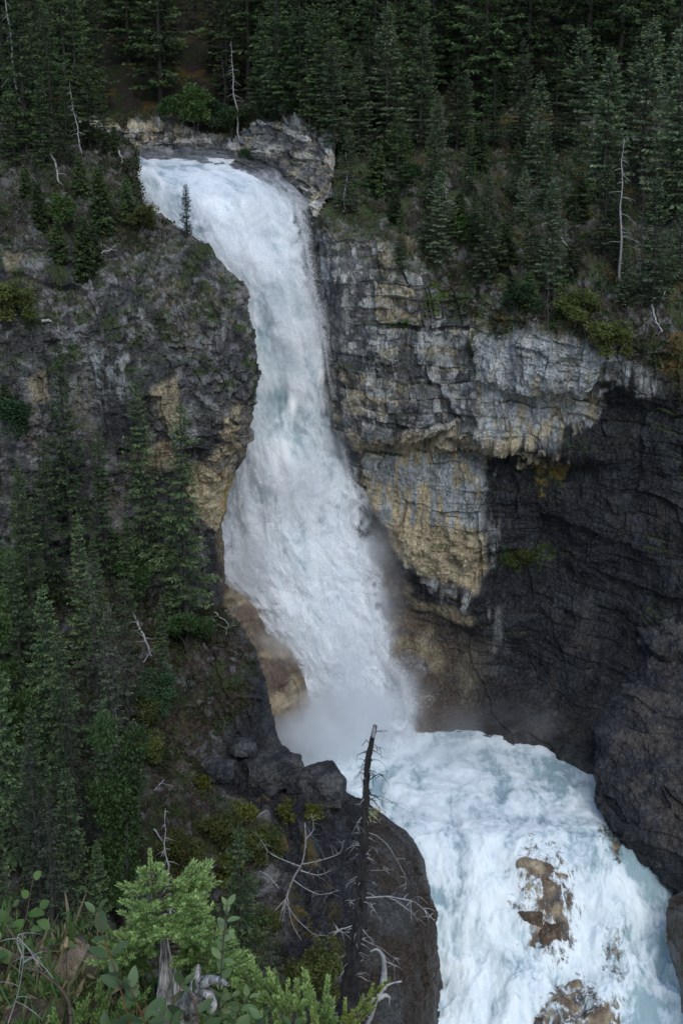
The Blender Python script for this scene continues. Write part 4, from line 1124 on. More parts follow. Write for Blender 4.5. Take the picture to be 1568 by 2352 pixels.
# --- individual trees that can be pointed out: (prototype, foot u, foot v, top v, label)
RIGHT = "spruces on the slope above the right cliff"
LEFT = "spruces on the wooded left slope"
TOPL = "spruces on the rocky top of the left wall"
TREES = [
 ("s0", 1234, 415, 165, RIGHT, "pale tipped spruce on the upper slope between the two tallest right hand spruces"),
 ("s1", 1384, 450, 110, RIGHT, "tall full spruce just left of the pale leaning snag on the right slope"),
 ("s2", 1466, 410, 45, RIGHT, "tall dark spruce rising above the bent grey snag near the right edge"),
 ("s3", 999, 395, 210, RIGHT, "bluish spruce standing right of the orange moss patch above the right cliff"),
 ("s4", 1062, 330, 170, RIGHT, "narrow spruce behind the white leaning log on the right slope"),
 ("t1", 1104, 385, 280, RIGHT, "short pointed spruce in the middle of the right slope below taller ones"),
 ("s5", 1116, 640, 395, RIGHT, "bushy spruce rooted on the broken rim in the middle of the right cliff"),
 ("s6", 1262, 660, 415, RIGHT, "spruce with a bare lower trunk at the rim above the pale grey band"),
 ("s0", 1382, 572, 350, RIGHT, "low wide spruce with dark skirts on the right slope just above the soil bank"),
 ("s2", 1008, 600, 388, RIGHT, "thin spruce standing alone on the rubbly rim right of the falls"),
 ("s1", 1545, 500, 60, RIGHT, "tallest dark spruce cut by the right edge of the photo"),
 ("s4", 1500, 700, 400, RIGHT, "spruce with a thin bare trunk growing at the cliff rim near the right edge"),
 ("s3", 1190, 330, 90, RIGHT, "dark spruce in the second rank behind the short pointed spruce"),
 ("s5", 891, 325, 5, RIGHT, "tall yellowish spruce beside the orange moss on the right bank"),
 ("s6", 800, 480, 300, RIGHT, "spruce by the thin white trunk at the corner of the right cliff"),
 ("t0", 870, 445, 330, RIGHT, "small spruce among shrubs on the corner above the right cliff"),
 ("t2", 905, 500, 440, RIGHT, "stubby spruce on the very rim right of the falls"),
 ("s0", 725, 300, 20, RIGHT, "slender spruce standing on the pale ledge top right of the river"),
 ("s3", 690, 262, -40, RIGHT, "bright green spruce on the bank above the pale blocky ledge"),
 ("s6", 640, 262, -60, RIGHT, "dark brownish spruce at the left end of the blocky ledge"),
 ("s2", 1320, 330, 60, RIGHT, "dark spruce between the pale tipped spruce and the tall full one"),
 ("s4", 1200, 500, 380, RIGHT, "small ragged spruce leaning over the brown soil patch"),
 ("s5", 1430, 690, 560, RIGHT, "stunted spruce at the foot of the pale snag"),
 ("s1", 960, 330, 60, RIGHT, "wide dark spruce with yellowish tips left of the narrow spruce"),
 ("s6", 1130, 260, -60, RIGHT, "big dark spruce at the back of the right slope near the picture top"),
 ("t1", 1155, 610, 510, RIGHT, "young spruce on the crumbling rim beside the bushy one"),
 ("t2", 1050, 520, 440, RIGHT, "young dark spruce halfway down the rubbly slope"),
 ("t0", 1330, 500, 410, RIGHT, "young spruce in front of the tall full spruce"),
 ("s2", 1556, 640, 470, RIGHT, "dark spruce at the right edge above the dark wet wall"),
 ("s1", 655, 270, 60, RIGHT, "dark spruce rooted on the blocky ledge directly right of the river"),
 ("s4", 770, 330, 90, RIGHT, "ragged spruce at the right end of the blocky ledge"),
 ("s2", 745, 285, -20, RIGHT, "tall dark spruce behind the right end of the blocky ledge"),
 ("s3", 820, 350, 120, RIGHT, "broad dark spruce left of the yellowish spruce on the right bank"),
 ("s6", 600, 255, 30, RIGHT, "brown tinged spruce just left of the blocky ledge"),
 ("s5", 850, 300, 40, RIGHT, "dark narrow spruce between the yellowish spruce and the blocky ledge"),
 ("t2", 1215, 700, 625, RIGHT, "squat green spruce spreading over the rim by the bare trunk"),
 # top of the left wall
 ("s1", 62, 340, -60, TOPL, "tall spruce tangled with grey limbs near the upper left corner"),
 ("s4", 130, 345, 20, TOPL, "spruce second in from the upper left corner above the rubble"),
 ("s5", 212, 335, 95, TOPL, "pointed spruce closest to the river on the left wall top"),
 ("s6", 20, 350, 110, TOPL, "spruce at the far left edge on the wall top"),
 ("s3", 180, 300, -40, TOPL, "full green spruce behind the drooping pale snag"),
 ("s2", 95, 300, -80, TOPL, "dark tall spruce behind the upper left snag"),
 ("t1", 243, 520, 385, TOPL, "young spruce on the rubble beside the river bend"),
 ("t0", 190, 640, 500, TOPL, "young spruce on the ledge left of the green moss patch"),
 ("t2", 180, 440, 360, TOPL, "small spruce on the rocks below the pale snag"),
 ("t1", 60, 450, 380, TOPL, "small dark spruce on the rubble at the left edge"),
 ("t0", 270, 350, 290, TOPL, "tiny spruce at the corner where the river turns over"),
 ("t2", 215, 600, 520, TOPL, "small bushy spruce clinging beneath the young river bend spruce"),
 ("t2", 10, 950, 880, TOPL, "low spruce clump on the left ledge under the tan scar"),
 ("s2", 40, 380, 200, TOPL, "dark spruce at the left edge in front of the tall tangled one"),
 ("s0", 105, 372, 170, TOPL, "slender dark spruce just left of the pale broken trunk"),
 ("s4", 160, 375, 205, TOPL, "slender dark spruce right of the pale broken trunk"),
 ("s6", 245, 340, 190, TOPL, "dark spruce above the pale slanting trunk at the river corner"),
 ("t0", 100, 520, 420, TOPL, "lone young spruce on the left rubble above the tan scar"),
 ("t1", 300, 500, 410, TOPL, "little spruce beside the water at the river bend"),
 ("t1", 140, 590, 500, TOPL, "young spruce on the rubble above the small white chunk of wood"),
 # wooded left slope
 ("l0", 170, 1290, 790, LEFT, "tallest spruce against the dark wall on the left"),
 ("l1", 345, 1330, 860, LEFT, "dark spruce with its tip below the orange scar in the left wall"),
 ("l2", 432, 1440, 925, LEFT, "slim spruce with a bare trunk nearest the falls on the left slope"),
 ("l3", 250, 1330, 985, LEFT, "spruce between the tallest one and the dark pointed one"),
 ("l4", 68, 1350, 1060, LEFT, "spruce at the left edge under the pale patch of wall"),
 ("l0", 205, 1560, 1180, LEFT, "spruce standing in front of the base of the tallest spruce"),
 ("l1", 120, 1400, 1000, LEFT, "bluish spruce left of the tallest spruce"),
 ("l2", 130, 1790, 1345, LEFT, "full spruce in the middle of the left slope"),
 ("g0", 268, 1850, 1385, LEFT, "greyish spruce with dead lower branches right of the full one"),
 ("l3", 60, 1640, 1250, LEFT, "spruce behind the broad leafed tree at the left edge"),
 ("l4", 300, 1420, 1180, LEFT, "dark spruce left of the white fallen log"),
 ("l1", 395, 1420, 1190, LEFT, "spruce right above the green shrub at the cliff foot"),
 ("l0", 10, 1900, 1560, LEFT, "spruce cut by the left edge below the broad leafed tree"),
 ("g1", 190, 1990, 1560, LEFT, "thin grey green spruce in the lower part of the left slope"),
 ("l3", 90, 2050, 1620, LEFT, "spruce low on the slope near the left edge"),
 ("g2", 300, 1700, 1330, LEFT, "half bare spruce right beside the white fallen log"),
 ("l2", 560, 2330, 1895, LEFT, "yellow green spruce in front of the black wet rock"),
 ("g0", 130, 2250, 1820, LEFT, "dull grey spruce above the leafy foreground bush"),
 ("g1", 330, 2330, 1990, LEFT, "dark thin spruce behind the bright foreground sapling"),
 ("l4", 20, 2260, 1900, LEFT, "dark spruce behind the foreground bush at the left edge"),
 ("l0", 230, 1480, 1230, LEFT, "small dark spruce in the middle row of the left slope"),
 ("l2", 10, 1500, 1150, LEFT, "spruce half outside the left edge beside the pale wall"),
 ("g2", 640, 2420, 2120, LEFT, "thin dark spruce low between the black rock and the dead shrub"),
 ("l1", 240, 2230, 1930, LEFT, "deep green spruce behind the leafy sapling"),
 ("l1", 95, 1560, 1080, LEFT, "slender spruce reaching across the pale patch low on the left wall"),
 ("l3", 165, 1900, 1430, LEFT, "slender spruce rising between the full spruce and the half bare one"),
 ("g1", 235, 1760, 1290, LEFT, "thin spindly spruce with dull needles in the middle of the left slope"),
 ("l2", 40, 1980, 1500, LEFT, "tall thin spruce standing before the broad leafed tree"),
 ("g2", 110, 2150, 1700, LEFT, "spindly grey green spruce low on the left slope"),
 ("l0", 255, 2020, 1600, LEFT, "tall narrow spruce just above the blue green leafy tree"),
 ("l4", 180, 2200, 1760, LEFT, "narrow spruce left of the blue green leafy tree"),
 ("l3", 380, 1620, 1380, LEFT, "small spruce beside the log above the earthy slope"),
 ("g0", 470, 2400, 2050, LEFT, "dusky spruce right behind the bright sapling top"),
]
for key, u, vb, vt, grp, lab in TREES:
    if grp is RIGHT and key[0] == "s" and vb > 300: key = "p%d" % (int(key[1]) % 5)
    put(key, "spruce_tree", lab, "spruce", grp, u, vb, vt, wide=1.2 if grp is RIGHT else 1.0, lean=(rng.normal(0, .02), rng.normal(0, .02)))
# the slim spruce on the brink, dark against the white water
Pb = W(430, 545, 107.4)
plant("slim", "spruce_tree", "slim little spruce standing alone on the brink against the white falls", "spruce", TOPL, Pb, height=height_for(Pb, 424), rz=.6)
# understory ranks of the right slope
for rank, vr, hh, cnt in (("upper", 330, 260, 9), ("middle", 470, 220, 8), ("lower", 600, 170, 7)):
    for q in range(cnt):
        u_ = 860 + (1560 - 860) * (q + .5) / cnt + rng.normal(0, 18)
        vb_ = vr + rng.normal(0, 18) + (u_ - 1100) * .12
        put("s%d" % rng.integers(0, 7), "spruce_tree", "%s scattered spruce from the left in the %s rank above the right cliff" % ("first second third fourth fifth sixth seventh eighth ninth".split()[q], rank), "spruce",
            RIGHT, u_, vb_, vb_ - hh * rng.uniform(.6, 1.15))

# --- ranks of the forest behind the falls, tagged by where they stand
ORD = "first second third fourth fifth sixth seventh eighth ninth tenth eleventh twelfth thirteenth fourteenth fifteenth sixteenth seventeenth eighteenth nineteenth twentieth".split()
ORD += ["twenty " + o for o in ORD[:9]] + ["thirtieth"]
hx, hy = HILL[0, :, 0], HILL[:, 0, 1]
def hill_z(x, y):
    i = int(np.clip(np.searchsorted(hy, y), 0, len(hy) - 1)); j = int(np.clip(np.searchsorted(hx, x), 0, len(hx) - 1))
    return HILL[i, j, 2]
RANKS = [(141, 4.6, "front"), (148, 4.6, "second"), (155, 4.4, "third"), (163, 4.2, "fourth"), (172, 4.2, "back")]
for ry, gap, rname in RANKS:
    half = ry * 784 / FL / .98 + 1
    x = -half; n = 0
    while x < half and n < 29:
        xx_, yy_ = x + rng.normal(0, .7), ry + rng.normal(0, 1.6)
        u0 = proj(np.array([xx_, yy_, hill_z(xx_, yy_)]))[0]
        x += gap * rng.uniform(.7, 1.35)
        if rname == "front" and 250 < u0 < 600: continue
        if rname == "front" and u0 > 700 and rng.uniform() < .35: continue
        key = "s%d" % rng.integers(0, 7) if rng.uniform() < .86 else "g%d" % rng.integers(0, 3)
        plant(key, "spruce_tree", "%s spruce from the left in the forest's %s rank behind the falls" % (ORD[n], rname), "spruce",
              "spruces of the dark forest behind the falls", (xx_, yy_, hill_z(xx_, yy_) - .3), height=rng.uniform(11, 23), wide=rng.uniform(.85, 1.35))
        n += 1

# --- far wood that reads as one mass
tr, cr = spruce_mesh(15, 3.2, 333, bare=.03, dens=.55, leaf=.62, gap=.05, green=(.03, .048, .028), tipc=(.05, .075, .04))
Vs, Fs, Cs, off = [], [], [], 0
for ry in (181, 189, 197, 206, 216, 228):
    x = -62.0
    while x < 62:
        a = rng.uniform(0, 6.28); s = rng.uniform(.9, 1.35)
        R = np.array([[cos(a), -sin(a), 0], [sin(a), cos(a), 0], [0, 0, 1]]) * s
        yy_ = ry + rng.normal(0, 2)
        Vs.append(cr[0] @ R.T + [x, yy_, hill_z(x, yy_) - .5]); Fs.append(cr[1] + off); Cs.append(cr[2] * rng.uniform(.7, 1.2)); off += len(cr[0])
        x += rng.uniform(3.4, 5.4)
o = mesh("distant_forest", np.concatenate(Vs), np.concatenate(Fs), M_LEAF, None, False, np.concatenate(Cs))
tag(o, "unbroken dark mass of far conifers behind the ranks of spruce", "forest", None, 'stuff')

# --- broad leafed trees and shrubs
SH = "green shrubs growing on the rocks"
SHRUBS = [
 ("b0", 400, 285, 232, "bright green shrub at the left end of the thicket behind the river ledge"),
 ("b1", 452, 290, 226, "bright green shrub in the middle of the thicket behind the river ledge"),
 ("b3", 500, 298, 236, "bright green shrub beside the bare trunk behind the river ledge"),
 ("b0", 530, 320, 262, "dark green shrub hanging over the right end of the river ledge"),
 ("b1", 915, 385, 330, "vivid green shrub under the yellowish spruce on the right bank"),
 ("b0", 935, 425, 385, "vivid green shrub lower down the right bank"),
 ("b3", 1180, 720, 655, "leafy green shrub draped on the rim of the right cliff"),
 ("b2", 1320, 745, 680, "olive shrub on the rim above the pale grey band"),
 ("b2", 1400, 820, 750, "olive shrub drooping over the end of the pale grey band"),
 ("b1", 1085, 560, 515, "small green shrub beside the bushy rim spruce"),
 ("b3", 1370, 260, 200, "green shrub glowing between the right hand spruces"),
 ("b2", 330, 520, 478, "mossy green shrub at the rocky shoulder beside the falls"),
 ("b1", 150, 520, 470, "green shrub on the left rubble under the small spruces"),
 ("b0", 310, 1370, 1300, "lime green shrub at the foot of the left wall"),
 ("b0", 440, 1500, 1430, "dark green shrub near the edge of the tan worn rock"),
 ("b3", 365, 1640, 1560, "green shrub on the earthy slope above the boulders"),
 ("b2", 335, 1745, 1700, "wide glossy shrub at the lower right of the wooded slope"),
 ("b2", 320, 1690, 1630, "yellowish shrub beside the dead grey spruce"),
 ("b2", 510, 1930, 1880, "yellow green shrub above the black wet rock"),
 ("b2", 585, 1970, 1910, "yellow green shrub right against the black wet rock"),
 ("b2", 430, 1990, 1930, "olive shrub in the gap left of the yellow green spruce"),
 ("b1", 20, 1440, 1330, "bright green shrub at the left edge under the pale wall"),
 ("b2", 20, 740, 660, "green shrub at the left edge high on the wall"),
 ("b3", 40, 1000, 920, "dark shrub on the ledge at the left edge of the wall"),
 ("b2", 1190, 1300, 1262, "green shrub growing on the mossy shelf of the black wall"),
 ("b2", 720, 2280, 2200, "small shrub at the foot of the wet rock behind the snag"),
 ("b2", 610, 2150, 2110, "olive bush under the dead grey tree"),
 ("b3", 608, 275, 238, "shrub at the left end of the blocky ledge behind the falls"),
 ("b3", 665, 262, 222, "dark shrub on top of the blocky ledge behind the falls"),
 ("b2", 745, 290, 250, "shrub where the blocky ledge meets the wooded right bank"),
 ("b3", 775, 350, 300, "dark shrub right beside the blocky ledge"),
 ("b3", 560, 372, 345, "low shrub over the dark rock at the right of the river bend"),
]
for key, u, vb, vt, lab in SHRUBS:
    put(key, "shrub", lab, "shrub", SH, u, vb, vt, sink=.1, wide=1.25)
for key, u, vb, vt, lab in [("y0", 472, 1818, 1788, "little yellow shrub left of the black boulders"), ("y0", 720, 1876, 1850, "little yellow shrub under the black boulders"),
                            ("y0", 660, 1885, 1850, "little yellow shrub hanging below the larger boulder"), ("y0", 560, 1890, 1850, "little yellow shrub above the wet rock"),
                            ("y0", 535, 2020, 1970, "little yellow shrub beside the top of the yellow green spruce")]:
    put(key, "shrub", lab, "shrub", "yellow shrubs by the boulders", u, vb, vt, sink=.05, wide=1.1)
DT = "broad leafed trees of the left slope"
put("d1", "leafy_tree", "bright broad leafed tree with a thin white trunk at the left edge", "tree", DT, 20, 1800, 1440, wide=.62)
put("d0", "leafy_tree", "soft blue green broad leafed tree low on the left slope", "tree", DT, 290, 2130, 1810, wide=.62)


# --- dead trees and logs
M_PALE = bark_material("bleached_wood", (.20, .20, .205), (.45, .45, .44), 14)
SN = "standing dead trees"
for i, (u, vb, vt, mat, lean, lab) in enumerate([
 (1420, 635, 318, M_DEAD, .02, "pale grey dead tree with drooping twigs on the right slope"),
 (1478, 615, 378, M_BARK, .03, "bent dark dead tree with a hooked top near the right edge"),
 (796, 482, 350, M_DEAD, -.04, "thin straight white dead trunk at the corner of the right cliff"),
 (190, 345, 190, M_DEAD, -.08, "dead tree with drooping pale limbs on the left wall top"),
 (66, 330, -60, M_DEAD, -.10, "dead tree with long crooked pale limbs in the upper left corner"),
 (546, 305, 95, M_DEAD, -.06, "thin bare trunk behind the river ledge among green shrubs"),
 (518, 290, 120, M_BARK, -.03, "dark thin dead trunk left of the thin bare one"),
 (1255, 740, 600, M_BARK, 0, "short dead trunk at the rim above the pale grey band"),
 (722, 320, 130, M_BARK, -.08, "dark leaning dead trunk above the blocky ledge"),
 (410, 2180, 1870, M_DEAD, 0, "slim dead trunk standing behind the foreground sapling"),
 (265, 1830, 1560, M_DEAD, .02, "grey dead trunk with fine twigs in the lower left slope"),
 (20, 1720, 1560, M_PALE, -.06, "leaning white trunk at the left edge of the slope"),
]):
    P = ground_at(u, vb); h = height_for(P, vt)
    V_, F_ = snag_mesh(h, 300 + i, nb=(8 if i == 2 else 30), bl=.13, lean=lean, rad=.008 * h + .03)
    o = mesh("dead_tree", V_, F_, mat, None, True); o.location = P
    tag(o, lab, "dead tree", SN)

def stick(pts, r0, r1, mat, name, lab, cat, group, lift=.12, sides=6, twigs=0, seed=1):
    P = np.array([ground_at(u, v) + np.array([0, -lift, lift]) for u, v in pts])
    s = np.linspace(0, len(P) - 1, 4 * len(P))
    Q = np.column_stack([np.interp(s, range(len(P)), P[:, k]) for k in range(3)])
    g = np.random.default_rng(seed)
    Q += g.normal(0, .03, Q.shape)
    parts = [tube(Q - Q[0], np.linspace(r0, r1, len(Q)), sides, seed, .1)]
    for k in range(twigs):
        j = g.integers(2, len(Q)); d = g.normal(size=3) * [1, .5, .8]; d /= np.linalg.norm(d)
        L = g.uniform(.3, 1.1)
        s2 = np.linspace(0, 1, 4)[:, None]
        parts.append(tube(Q[j] - Q[0] + d * L * s2 + g.normal(0, .06, (4, 3)) * s2, .4 * r1 * (1.2 - s2[:, 0]) + .006, 4))
    V_, F_ = joinm(parts)
    o = mesh(name, V_, F_, mat, None, True); o.location = Q[0]
    return tag(o, lab, cat, group)
LG = "fallen dead wood on the slopes"
for i, (pts, r0, r1, tw, lab) in enumerate([
 ([(296, 1388), (315, 1425), (335, 1460), (354, 1508)], .11, .05, 8, "white fallen log lying down the left slope"),
 ([(336, 1522), (350, 1490)], .05, .03, 2, "short white branch crossing the end of the white fallen log"),
 ([(120, 350), (128, 372), (136, 412)], .10, .06, 2, "pale broken trunk on the left wall top rubble"),
 ([(268, 330), (276, 352), (280, 372)], .10, .05, 2, "pale slanting trunk at the river corner of the left wall"),
 ([(395, 515), (420, 532), (466, 552)], .08, .03, 3, "white driftwood branch on the brink below the slim spruce"),
 ([(228, 590), (240, 575), (258, 572)], .09, .03, 7, "small tangled white root on the left rubble"),
 ([(108, 496), (126, 494)], .16, .14, 0, "stubby white log on the left rubble"),
 ([(0, 655), (14, 678), (22, 700)], .10, .05, 3, "grey branch at the left edge on the dark wall"),
 ([(100, 733), (116, 734)], .12, .10, 0, "small white chunk of wood on the left wall"),
 ([(1098, 370), (1084, 390), (1070, 410)], .09, .04, 2, "white leaning log on the right slope"),
 ([(1020, 420), (1028, 460)], .06, .03, 3, "thin pale branch on the rubble right of the orange moss"),
 ([(1286, 540), (1296, 560), (1308, 585)], .06, .03, 1, "thin white stick on the soil left of the pale snag"),
 ([(1490, 700), (1505, 730), (1520, 765)], .10, .05, 3, "dead branch sliding over the rim near the right edge"),
 ([(1535, 655), (1520, 690), (1510, 700)], .06, .03, 4, "thin crossing branch at the rim near the right edge"),
 ([(500, 1405), (520, 1430), (524, 1455)], .05, .02, 4, "curved dead twig at the edge above the tan rock"),
 ([(345, 1630), (385, 1630)], .07, .04, 1, "short grey log on the earthy slope"),
 ([(400, 1340), (420, 1370), (440, 1400)], .06, .03, 4, "dead branch under the slim spruce on the left slope"),
 ([(160, 1480), (205, 1520)], .08, .05, 2, "grey leaning log among the spruces of the left slope"),
 ([(360, 1900), (375, 1930), (385, 1960)], .07, .03, 6, "forked grey branch low on the left slope"),
 ([(360, 1816), (382, 1796)], .05, .03, 1, "small grey stick above the forked branch"),
]):
    stick(pts, r0, r1, M_PALE, "fallen_log", lab, "log", LG, twigs=tw, seed=400 + i)

# --- the dead grey tree hanging against the black wet rock
g = np.random.default_rng(77)
def at(u, v, y): return W(u, v, y)
root = link(bpy.data.objects.new("dead_tree", None)); root.location = at(690, 2000, 73)
tag(root, "dead grey tree with long curved limbs hanging against the black wet rock", "dead tree", SN)
def limb(pts, r0, r1, tw=6, mat=M_DEAD, y=73.0, par=root, name="branch", L=(.4, 1.3), sides=6):
    P = np.array([at(u, v, y + (0 if len(q) == 0 else q[0])) for u, v, *q in pts])
    s = np.linspace(0, len(P) - 1, 5 * len(P))
    k = catmull(P[:, None], 5 * len(P), 0)[:, 0]
    parts = [tube(k, np.linspace(r0, r1, len(k)), sides, 5, .08)]
    for _ in range(tw):
        j = g.integers(3, len(k)); d = g.normal(size=3) * [1, .6, .7] + [0, 0, .1]; d /= np.linalg.norm(d)
        l = g.uniform(*L); s2 = np.linspace(0, 1, 5)[:, None]
        p = k[j] + d * l * s2 + np.array([0, 0, -.3]) * l * s2 ** 2 + g.normal(0, .05 * l, (5, 3)) * s2
        parts.append(tube(p, max(r1 * .8, .006) * (1.15 - s2[:, 0]), 4))
    V_, F_ = joinm(parts)
    return mesh(name, V_ - np.array(par.location), F_, mat, par, True)
limb([(700, 1890), (702, 1930), (695, 1980), (672, 2020), (655, 2070), (640, 2120), (600, 2330, -1)], .045, .075, 6, name="trunk")
for pts in ([(690, 1990), (650, 1975), (620, 1960), (600, 1930)], [(695, 1985), (740, 1975), (780, 1960), (790, 1930)], [(672, 2020), (700, 2040), (735, 2055), (780, 2045)],
            [(655, 2070), (680, 2110), (720, 2145), (755, 2150)], [(655, 2075), (650, 2110), (636, 2150), (650, 2170)], [(640, 2040), (615, 2010), (595, 2000)],
            [(700, 1930), (720, 1905), (715, 1870)], [(690, 2000), (730, 2010), (760, 2000)], [(660, 2060), (625, 2100), (607, 2140), (612, 2180)], [(660, 2060), (670, 2120), (700, 2170), (725, 2180)]):
    limb(pts, .038, .012, 12)

# ---------------- boulders
def boulder(u, v, y, size, seed, lab, mat=M_ROCK, colr=None, group=None, rz=0, nplanes=14):
    g = np.random.default_rng(seed)
    n = 90
    th = np.linspace(0, pi, n)[:, None]; ph = np.linspace(0, 2 * pi, 2 * n)[None]
    D = np.stack([np.sin(th) * np.cos(ph), np.sin(th) * np.sin(ph), np.cos(th) * np.ones_like(ph)], -1)
    pn = g.normal(size=(nplanes, 3)); pn /= np.linalg.norm(pn, axis=1, keepdims=True)
    pn = np.concatenate([pn, np.eye(3), -np.eye(3)])
    pd = np.concatenate([g.uniform(.72, 1.05, nplanes), g.uniform(.75, .95, 6)])
    dots = D @ pn.T
    R = np.where(dots > .05, pd / np.maximum(dots, .05), 9).min(-1)
    G = D * R[..., None] * np.array(size) / 2
    c_, s_ = cos(rz), sin(rz)
    G = G @ np.array([[c_, s_, 0], [-s_, c_, 0], [0, 0, 1]])
    nrm = G / (np.linalg.norm(G, axis=-1, keepdims=True) + 1e-9)
    G = G + nrm * (fbm(G / 1.1 + seed, 4, 800) * .22 + fbm(G / .3 + seed, 3, 801) * .06)[..., None]
    c = mix(DARK * 1.2, GREY * .5, sst(fbm(G / 1.2 + seed, 4, 802), -.25, .35)) if colr is None else mix(np.array(colr) * .7, np.array(colr) * 1.3, sst(fbm(G / 1.2 + seed, 4, 802), -.3, .3))
    nr_, nc_ = G.shape[:2]
    idx = np.arange(nr_ * nc_).reshape(nr_, nc_)
    F = np.stack([idx[:-1, :-1], idx[1:, :-1], idx[1:, 1:], idx[:-1, 1:]], -1).reshape(-1, 4)
    o = mesh("boulder", G.reshape(-1, 3), F, mat, None, False, c.reshape(-1, 3), None, {'wet': np.full(nr_ * nc_, .5 if y else 1.0)})
    o.location = W(u, v, y)
    if y == 0:      # bedded in the river: only its crown breaks the water
        k = np.argmin(np.hypot(RU - u, RV - v)); o.location = RIVER.reshape(-1, 3)[k] + np.array([0, .24, -.24]) * max(size)
    return tag(o, lab, "boulder", group)
RU, RV = [q.ravel() for q in proj(RIVER)]
BG = "black boulders at the edge of the pool"
boulder(622, 1768, 85.4, (4.6, 3.6, 3.0), 21, "largest black boulder with a flat shaded underside at the pool edge", group=BG, rz=.3)
boulder(742, 1806, 85.2, (3.4, 3.0, 3.0), 22, "squat black boulder at the right end of the boulder line", group=BG, rz=-.2)
boulder(690, 1800, 85.0, (1.8, 2.2, 2.6), 23, "narrow dark boulder wedged between the two large ones", group=BG)
boulder(505, 1765, 84.0, (2.6, 2.0, 1.5), 24, "smaller grey boulder left of the largest black one", group=BG, rz=.6)
boulder(560, 1715, 86.4, (2.2, 2.0, .9), 25, "low flat dark boulder behind the largest black one", group=BG)
RGP = "brown boulders in the rapids"
boulder(1215, 2110, 0, (2.0, 1.8, 2.6), 31, "narrow brown boulder in the rapids with water on both sides", M_SMOOTH, (.085, .062, .042), RGP)
boulder(1268, 2150, 0, (2.8, 2.4, 3.2), 32, "largest brown boulder under the foaming rapids", M_SMOOTH, (.095, .068, .044), RGP)
boulder(1310, 2350, 0, (5.0, 3.0, 3.0), 33, "dark brown boulder at the bottom edge of the rapids", M_SMOOTH, (.07, .055, .042), RGP)

# ---------------- ground cover
P_, N_, Wt = [np.concatenate([v[k] for v in VEG]) for k in range(3)]
wgt = Wt * sst(fbm(P_ / 2.4, 3, 900), -.12, .15); wgt /= wgt.sum()
sel = rng.choice(len(P_), 15000, p=wgt)
k = 9
C = np.repeat(P_[sel], k, 0) + rng.normal(0, .22, (15000 * k, 3)) * [1, 1, .5]
D = rng.normal(0, .8, (15000 * k, 3)) + [0, 0, .9]
V_, F_ = blades(C, D, rng.normal(0, 1, (15000 * k, 3)) + [0, -.5, .6], rng.uniform(.10, .34, 15000 * k), rng.uniform(.03, .09, 15000 * k))
cc = np.array([[.035, .07, .02], [.05, .075, .015], [.06, .05, .025], [.025, .055, .025], [.075, .07, .03]])[rng.integers(0, 5, 15000)]
tone = rng.uniform(.6, 1.25, 15000)
o = mesh("ground_cover", V_, F_, M_LEAF, None, False, np.repeat(cc * tone[:, None], k * 4, 0))
tag(o, "low mossy plants and seedlings covering the slopes", "ground cover", None, 'stuff')
# ================================================================ FOREGROUND LEDGE
FGR = np.random.default_rng(55)
LG_ROWS = []
edge_u = [-200, 0, 60, 110, 160, 200, 260, 330, 500, 700, 900, 1200, 1700]
edge_v = [2195, 2235, 2245, 2215, 2205, 2245, 2290, 2330, 2430, 2540, 2640, 2700, 2750]
def zline(y, z): return [(u, y, z) for u in edge_u]
rows = []
P0 = np.array([W(u, v, 2.75) for u, v in zip(edge_u, edge_v)])
near = P0.copy(); near[:, 1] = 1.0; near[:, 2] = P0[:, 2] * .9 - .1
mid_ = P0.copy(); mid_[:, 1] = 2.2; mid_[:, 2] = P0[:, 2] - .03
out1 = P0.copy(); out1[:, 1] = 3.0; out1[:, 2] -= .22
out2 = P0.copy(); out2[:, 1] = 3.5; out2[:, 2] = -4.2
far = []
for y, z, k in ((5.2, -6.0, 2.0), (8, -8.6, 3.0), (14, -14.5, 5), (30, -29, 10), (52, -47, 17)):
    r = P0.copy(); r[:, 1] = y; r[:, 2] = z; r[:, 0] *= k; far.append(r)
G = catmull(catmull(np.stack([near, mid_, P0, out1, out2] + far), 620, 0), 640, 1)
U, V = proj(G)
nrl = normals(G)
close = sst(4.2 - G[..., 1], -1.5, .5)
wl = fbm(G / .06, 3, 949) * 30
lump = polymask(U, V, [(95, 2205), (200, 2185), (212, 2232), (180, 2248), (110, 2240)], 12, wl)
d = fbm(G / .16, 5, 950, .6) * .055 + fbm(G / .7, 3, 951) * .12 * (1 - close) + lump * (.02 + fbm(G / .028, 4, 952, .6) * .035)
G2 = G + nrl * (d * (close + (1 - close) * 4))[..., None]
n1 = fbm(G / .08, 4, 953); n2 = fbm(G / .25, 3, 954)
c = mix(SOIL * 1.2, np.array([.11, .08, .055]), sst(n1, -.1, .4))
c = mix(c, MOSS * 1.4, sst(n2, 0, .25) * .7)
c = mix(c, np.array([.40, .31, .215]) * (1 + fbm(G / .02, 3, 957) * .6)[..., None], lump * .95)
c = mix(c, GREY * .5, (1 - close) * .6)
o = grid_mesh("ground", G2, rock_material("ledge_soil", .012, 9.0, .2), c, False, attrs={'wet': G2[..., 0] * 0})
tag(o, "earthy ledge with a lump of crumbly tan soil at the lower left", None, None, 'structure')
LEDGE = (U, V, G2)

M_NEEDLE = leaf_material("young_needles", .3, .55)
M_BROAD = leaf_material("broad_leaves", .3, .42)
M_TWIG = bark_material("twig_bark", (.06, .045, .035), (.14, .11, .085), 60)
M_RTWIG = bark_material("russet_twig", (.16, .07, .03), (.22, .12, .06), 80)
M_WEATH = bark_material("weathered_stump", (.07, .065, .06), (.62, .62, .61), 60)
M_CHAR = bark_material("charred_bark", (.004, .004, .005), (.034, .032, .031), 26)

